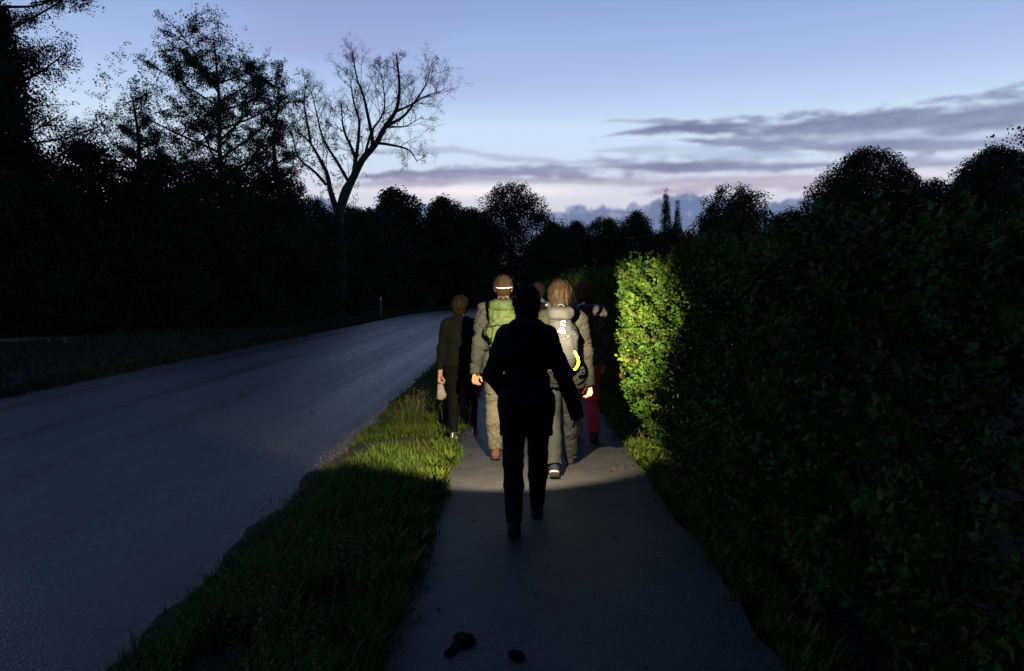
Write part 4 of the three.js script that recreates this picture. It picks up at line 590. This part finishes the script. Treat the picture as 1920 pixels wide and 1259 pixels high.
{
  const { g, c, w, h, dp } = backpack('dark grey backpack with pale logo and yellow reflective loop', olive, { y: 1.25, w: 0.29, h: 0.55, d: 0.17, out: -0.02, colour: [0.0105, 0.011, 0.012], pocket: [0.016, 0.0165, 0.018], lid: [0.0085, 0.009, 0.0085], wrinkle: 0.012 });
  const logo = std(0.72, 0.72, 0.62, 0.6), yellow = std(0.78, 0.88, 0.02, 0.45), Z = c.z + dp + 0.012;
  const shape = (pts, depth = 0.004) => { const s = new THREE.Shape(); pts.forEach(([a, b], i) => (i ? s.lineTo(a, b) : s.moveTo(a, b))); return new THREE.ExtrudeGeometry(s, { depth, bevelEnabled: true, bevelSize: 0.001, bevelThickness: 0.001, bevelSegments: 1 }); };
  // two slanted dashes over a hill-like mark
  const marks = [[[-0.012, 0.112], [0.03, 0.104], [0.034, 0.117], [-0.006, 0.126]], [[-0.02, 0.082], [0.03, 0.070], [0.034, 0.079], [-0.015, 0.092]], [[-0.052, 0.0], [0.03, -0.008], [0.034, 0.012], [0.018, 0.018], [0.02, 0.038], [0.006, 0.052], [-0.016, 0.05], [-0.026, 0.034], [-0.022, 0.02], [-0.05, 0.014]]];
  marks.forEach((m) => { const e = part('logo_mark', shape(m), logo, g); e.scale.set(0.8, 0.8, 1); e.position.set(c.x + 0.008, c.y + 0.07, Z + 0.002); e.rotation.x = -0.03; });
  const loop = new THREE.CatmullRomCurve3([V(c.x + w - 0.03, c.y - 0.10, Z - 0.03), V(c.x + w + 0.0, c.y - 0.155, Z - 0.012), V(c.x + w + 0.004, c.y - 0.21, Z - 0.012), V(c.x + w - 0.028, c.y - 0.26, Z - 0.02)]), ls = new THREE.Shape(); ls.moveTo(-0.004, -0.016); ls.lineTo(0.004, -0.016); ls.lineTo(0.004, 0.016); ls.lineTo(-0.004, 0.016); ls.closePath();
  part('reflective_loop', new THREE.TubeGeometry(loop, 20, 0.0125, 8), yellow, g);
  const red = std(0.45, 0.04, 0.03, 0.6); for (let i = 0; i < 5; i++) { const e = part('tag_stripe', new RoundedBoxGeometry(0.019, 0.034, 0.012, 1, 0.003), i % 2 ? logo : red, g); e.position.set(c.x - 0.05 + i * 0.02, c.y - h - 0.012 - 0.004 * (i % 2), Z - 0.055); e.rotation.z = 0.4; }
  part('hip_belt', new THREE.TubeGeometry(new THREE.CatmullRomCurve3([0, 1, 2, 3, 4, 5, 6, 7].map((i) => { const a = (i / 8) * 6.2832; return V(Math.sin(a) * 0.222, c.y - h * 0.93 - 0.02 * Math.cos(a), Math.cos(a) * 0.172); }), true), 48, 0.014, 6, true), std(0.018, 0.018, 0.02, 0.8), g);
  part('bottle', new THREE.CylinderGeometry(0.02, 0.024, 0.16, 10).translate(c.x - w - 0.008, c.y + 0.03, c.z + 0.01), std(0.20, 0.30, 0.32, 0.4), g);
}
// the walker half hidden beyond, in red trousers
const dotted = (x, y, z) => { const n = noise(x * 26, y * 26, z * 26), k = n > 0.22 ? 2.6 : 1; return [0.042 * k, 0.036 * k, 0.040 * k]; };
const redOne = person('person in red trousers and dark patterned jacket beside the lit hedge', { x: 0.81, d: 8.25, H: 1.77, yaw: 0.04, feet: [[-0.08, 0.09, -0.2, 0], [0.09, 0.10, 0.16, 0.3]], hands: [[-0.22, 0.9, -0.16], [0.235, 0.87, -0.12]], curl: [0.5, 0.5], headYaw: -0.15, jacket: { colour: [0.04, 0.035, 0.04], hem: 0.86, q: 0.032, paint: dotted }, trousers: { colour: [0.50, 0.05, 0.085], q: 0.022, flare: 1.7 }, shoes: { colour: [0.03, 0.03, 0.035], sole: [0.04, 0.04, 0.04] }, hair: { colour: [0.12, 0.055, 0.03], q: 0.016, down: 0.12, rough: 0.007, end: 1.2 } });
{
  const { g, w, h, c, dp } = backpack('dark patterned backpack with white strap patch beside the lit hedge', redOne, { y: 1.27, w: 0.30, h: 0.46, d: 0.17, colour: [0.04, 0.035, 0.04], wrinkle: 0.012, paint: dotted });
  const m = part('white_patch', new RoundedBoxGeometry(0.085, 0.05, 0.012, 2, 0.004), reflMat, g); m.position.set(-0.055, 1.515, 0.175); m.rotation.set(-0.5, 0, 0.45);
}
// the farthest walker
const far = person('farthest person in pale grey top with black backpack', { x: 0.375, d: 10.6, H: 1.79, yaw: 0.02, feet: [[-0.09, 0.10, 0.2, 0.3], [0.09, 0.09, -0.3, 0]], hands: [[-0.24, 0.86, 0.05], [0.25, 0.88, -0.15]], jacket: { colour: [0.26, 0.27, 0.31], hem: 0.86, q: 0.026 }, trousers: { colour: [0.03, 0.03, 0.04], q: 0.018 }, shoes: { colour: [0.03, 0.03, 0.03], sole: [0.1, 0.1, 0.1] }, skin: [0.5, 0.27, 0.2], hair: { colour: [0.06, 0.035, 0.028], q: 0.004, down: 0.03 } });
{ const { g, c, w, h, dp } = backpack('black backpack on the farthest person', far, { y: 1.25, w: 0.29, h: 0.46, d: 0.18, colour: [0.018, 0.018, 0.022] }); const m = part('reflective_tab', new RoundedBoxGeometry(0.04, 0.03, 0.01, 1, 0.003), reflMat, g); m.position.set(c.x + 0.1, c.y + h * 0.9, c.z + dp + 0.02); }

// ---------- things held, and small things ----------
{ // pale bag in the short walker's left hand
  const p = small.g.localToWorld(small.J.wl.clone()); small.g.updateMatrixWorld(true); p.copy(small.J.wl).applyMatrix4(small.g.matrixWorld);
  const g = thing('cloth_bag', 'small pale cloth bag hanging from the short person\'s left hand', 'bag', [p.x, p.y - 0.20, p.z - 0.01]);
  part('pouch', nets((x, y, z) => bone(V(0, 0.05, 0), V(0.01, -0.035, 0), 0.035, 0.062, [1.1, 1, 1.5])(x, y, z) + 0.010 * (noise(x * 30, y * 22, z * 30)), [-0.1, -0.14, -0.09], [0.1, 0.12, 0.09], 0.006, weave([0.30, 0.25, 0.22], 0.3)), cloth(0.9), g);
  part('handle', new THREE.TubeGeometry(new THREE.CatmullRomCurve3([V(-0.02, 0.075, 0), V(-0.014, 0.105, 0), V(0, 0.118, 0), V(0.014, 0.105, 0), V(0.02, 0.075, 0)]), 16, 0.005, 6), std(0.28, 0.23, 0.2, 0.9), g);
}
{ // the lit lamp on the silhouetted walker's forehead
  const h = holder, w = h.g.position, P = (x, y, z) => h.hpnt(x, y, z).add(w), o0 = P(0.012, 0.066, -0.116), g = thing('headlamp', 'lit headlamp worn on the forehead of the silhouetted person', 'headlamp', o0.toArray());
  const dir = V(-0.09, -0.375, -0.92).normalize(), q = new THREE.Quaternion().setFromUnitVectors(V(0, 0, -1), dir), dark = std(0.02, 0.02, 0.022, 0.5), cs = [];
  for (let i = 0; i < 40; i++) { const a = (i / 40) * 6.2832; cs.push(P(Math.sin(a) * 0.097, 0.05 + 0.008 * -Math.cos(a), 0.002 + Math.cos(a) * 0.112).sub(o0)); }
  part('head_band', new THREE.TubeGeometry(new THREE.CatmullRomCurve3(cs, true), 60, 0.008, 6, true), dark, g);
  const box = part('lamp_housing', new RoundedBoxGeometry(0.055, 0.04, 0.03, 3, 0.008), dark, g); box.quaternion.copy(q);
  part('lamp_lens', new THREE.CylinderGeometry(0.0155, 0.0155, 0.004, 20).rotateX(Math.PI / 2).translate(0, 0, -0.016), new THREE.MeshStandardMaterial({ color: 0xffffff, emissive: new THREE.Color(1, 0.95, 0.8), emissiveIntensity: 1.5, roughness: 0.3 }), box);
  const from = o0.clone().addScaledVector(dir, 0.03);
  const spill = new THREE.SpotLight(0xffe8be, 54, 0, 0.75, 0.17, 2); spill.position.copy(from); spill.target.position.copy(from).addScaledVector(dir, 5); spill.castShadow = true; spill.shadow.radius = 0.7; scene.add(spill, spill.target);
  const hot = V(0.46, -0.15, -1).normalize(), spot = new THREE.SpotLight(0xffe8be, 135, 0, 0.44, 1, 2); spot.position.copy(from); spot.target.position.copy(from).addScaledVector(hot, 5); spot.castShadow = true; spot.shadow.radius = 0.7; scene.add(spot, spot.target);
}
{ // roadside marker post with a reflector
  const d = 47, g = thing('marker_post', 'slim white roadside marker post with bright reflector beyond the road', 'post', [at(714, d), 0, -d], 0.1);
  const sh = new THREE.Shape(); sh.moveTo(-0.06, 0); sh.lineTo(0.06, 0); sh.lineTo(0.055, 1.42); sh.lineTo(-0.02, 1.52); sh.lineTo(-0.055, 1.42); sh.closePath();
  part('post', new THREE.ExtrudeGeometry(sh, { depth: 0.08, bevelEnabled: true, bevelSize: 0.008, bevelThickness: 0.008, bevelSegments: 2 }).translate(0, 0, -0.04), std(0.12, 0.12, 0.13, 0.6), g);
  part('black_band', new RoundedBoxGeometry(0.136, 0.3, 0.104, 2, 0.01).translate(0, 1.27, 0), std(0.02, 0.02, 0.02, 0.6), g); part('reflector', new RoundedBoxGeometry(0.085, 0.2, 0.02, 2, 0.008).translate(0, 1.28, 0.055), std(0.9, 0.9, 0.92, 0.12), g);
}
{ // dark clods of soil dropped on the path
  for (const [x, z, k, l] of [[-0.235, -3.38, 1, 'dark clod of soil with a trailing crumb on the path'], [0.012, -3.235, 0.7, 'small dark clod at the bottom picture edge on the path']]) {
    const g = thing('soil_clod', l, 'clod', [x, 0.012, z], 0.15, 'clods on the path'), m = std(0.009, 0.008, 0.008, 0.95, { specularIntensity: 0.3 });
    const lump = (p, q, ra, rb, sd) => nets((X, Y, Z) => Math.max(bone(p, q, ra, rb, [1, 1.5, 1])(X, Y, Z) + 0.012 * k * (noise(X * 38 / k + sd, Y * 38 / k, Z * 38 / k) + 0.6 * noise(X * 90 / k, Y * 90 / k, Z * 90 / k + sd)), -0.001 - Y), [-0.14 * k, -0.02, -0.1 * k], [0.12 * k, 0.09 * k, 0.2 * k], 0.006 * k);
    part('clod', lump(V(-0.006 * k, 0.012, -0.03 * k), V(0.022 * k, 0.012, 0.012 * k), 0.030 * k, 0.046 * k, 3), m, g);
    if (k === 1) part('crumb', lump(V(-0.03, 0.006, 0.05), V(-0.065, 0.004, 0.11), 0.028, 0.022, 8), m, g);
  }
}
{ // the thin crescent moon, far away, low over the wood
  const d = 900, R = 3.6, s = new THREE.Shape(); s.absarc(0, 0, R, -0.35, Math.PI * 0.82, false); s.absarc(-0.55, -0.62, R * 0.93, Math.PI * 0.84, -0.36, true);
  const m = new THREE.Mesh(new THREE.ExtrudeGeometry(s, { depth: 0.6, bevelEnabled: false, curveSegments: 24 }), new THREE.MeshStandardMaterial({ color: 0x222222, emissive: new THREE.Color(1, 0.86, 0.62), emissiveIntensity: 1.1 })); m.name = 'moon'; m.position.set(at(206, d), highAt(167, d), -d); m.lookAt(0, EYE, 0); m.userData.kind = 'structure'; scene.add(m);
}
scene.traverse((o) => { if (o.isMesh) { o.castShadow = true; o.receiveShadow = true; } });
console.log('done');
renderer.render(scene, camera);
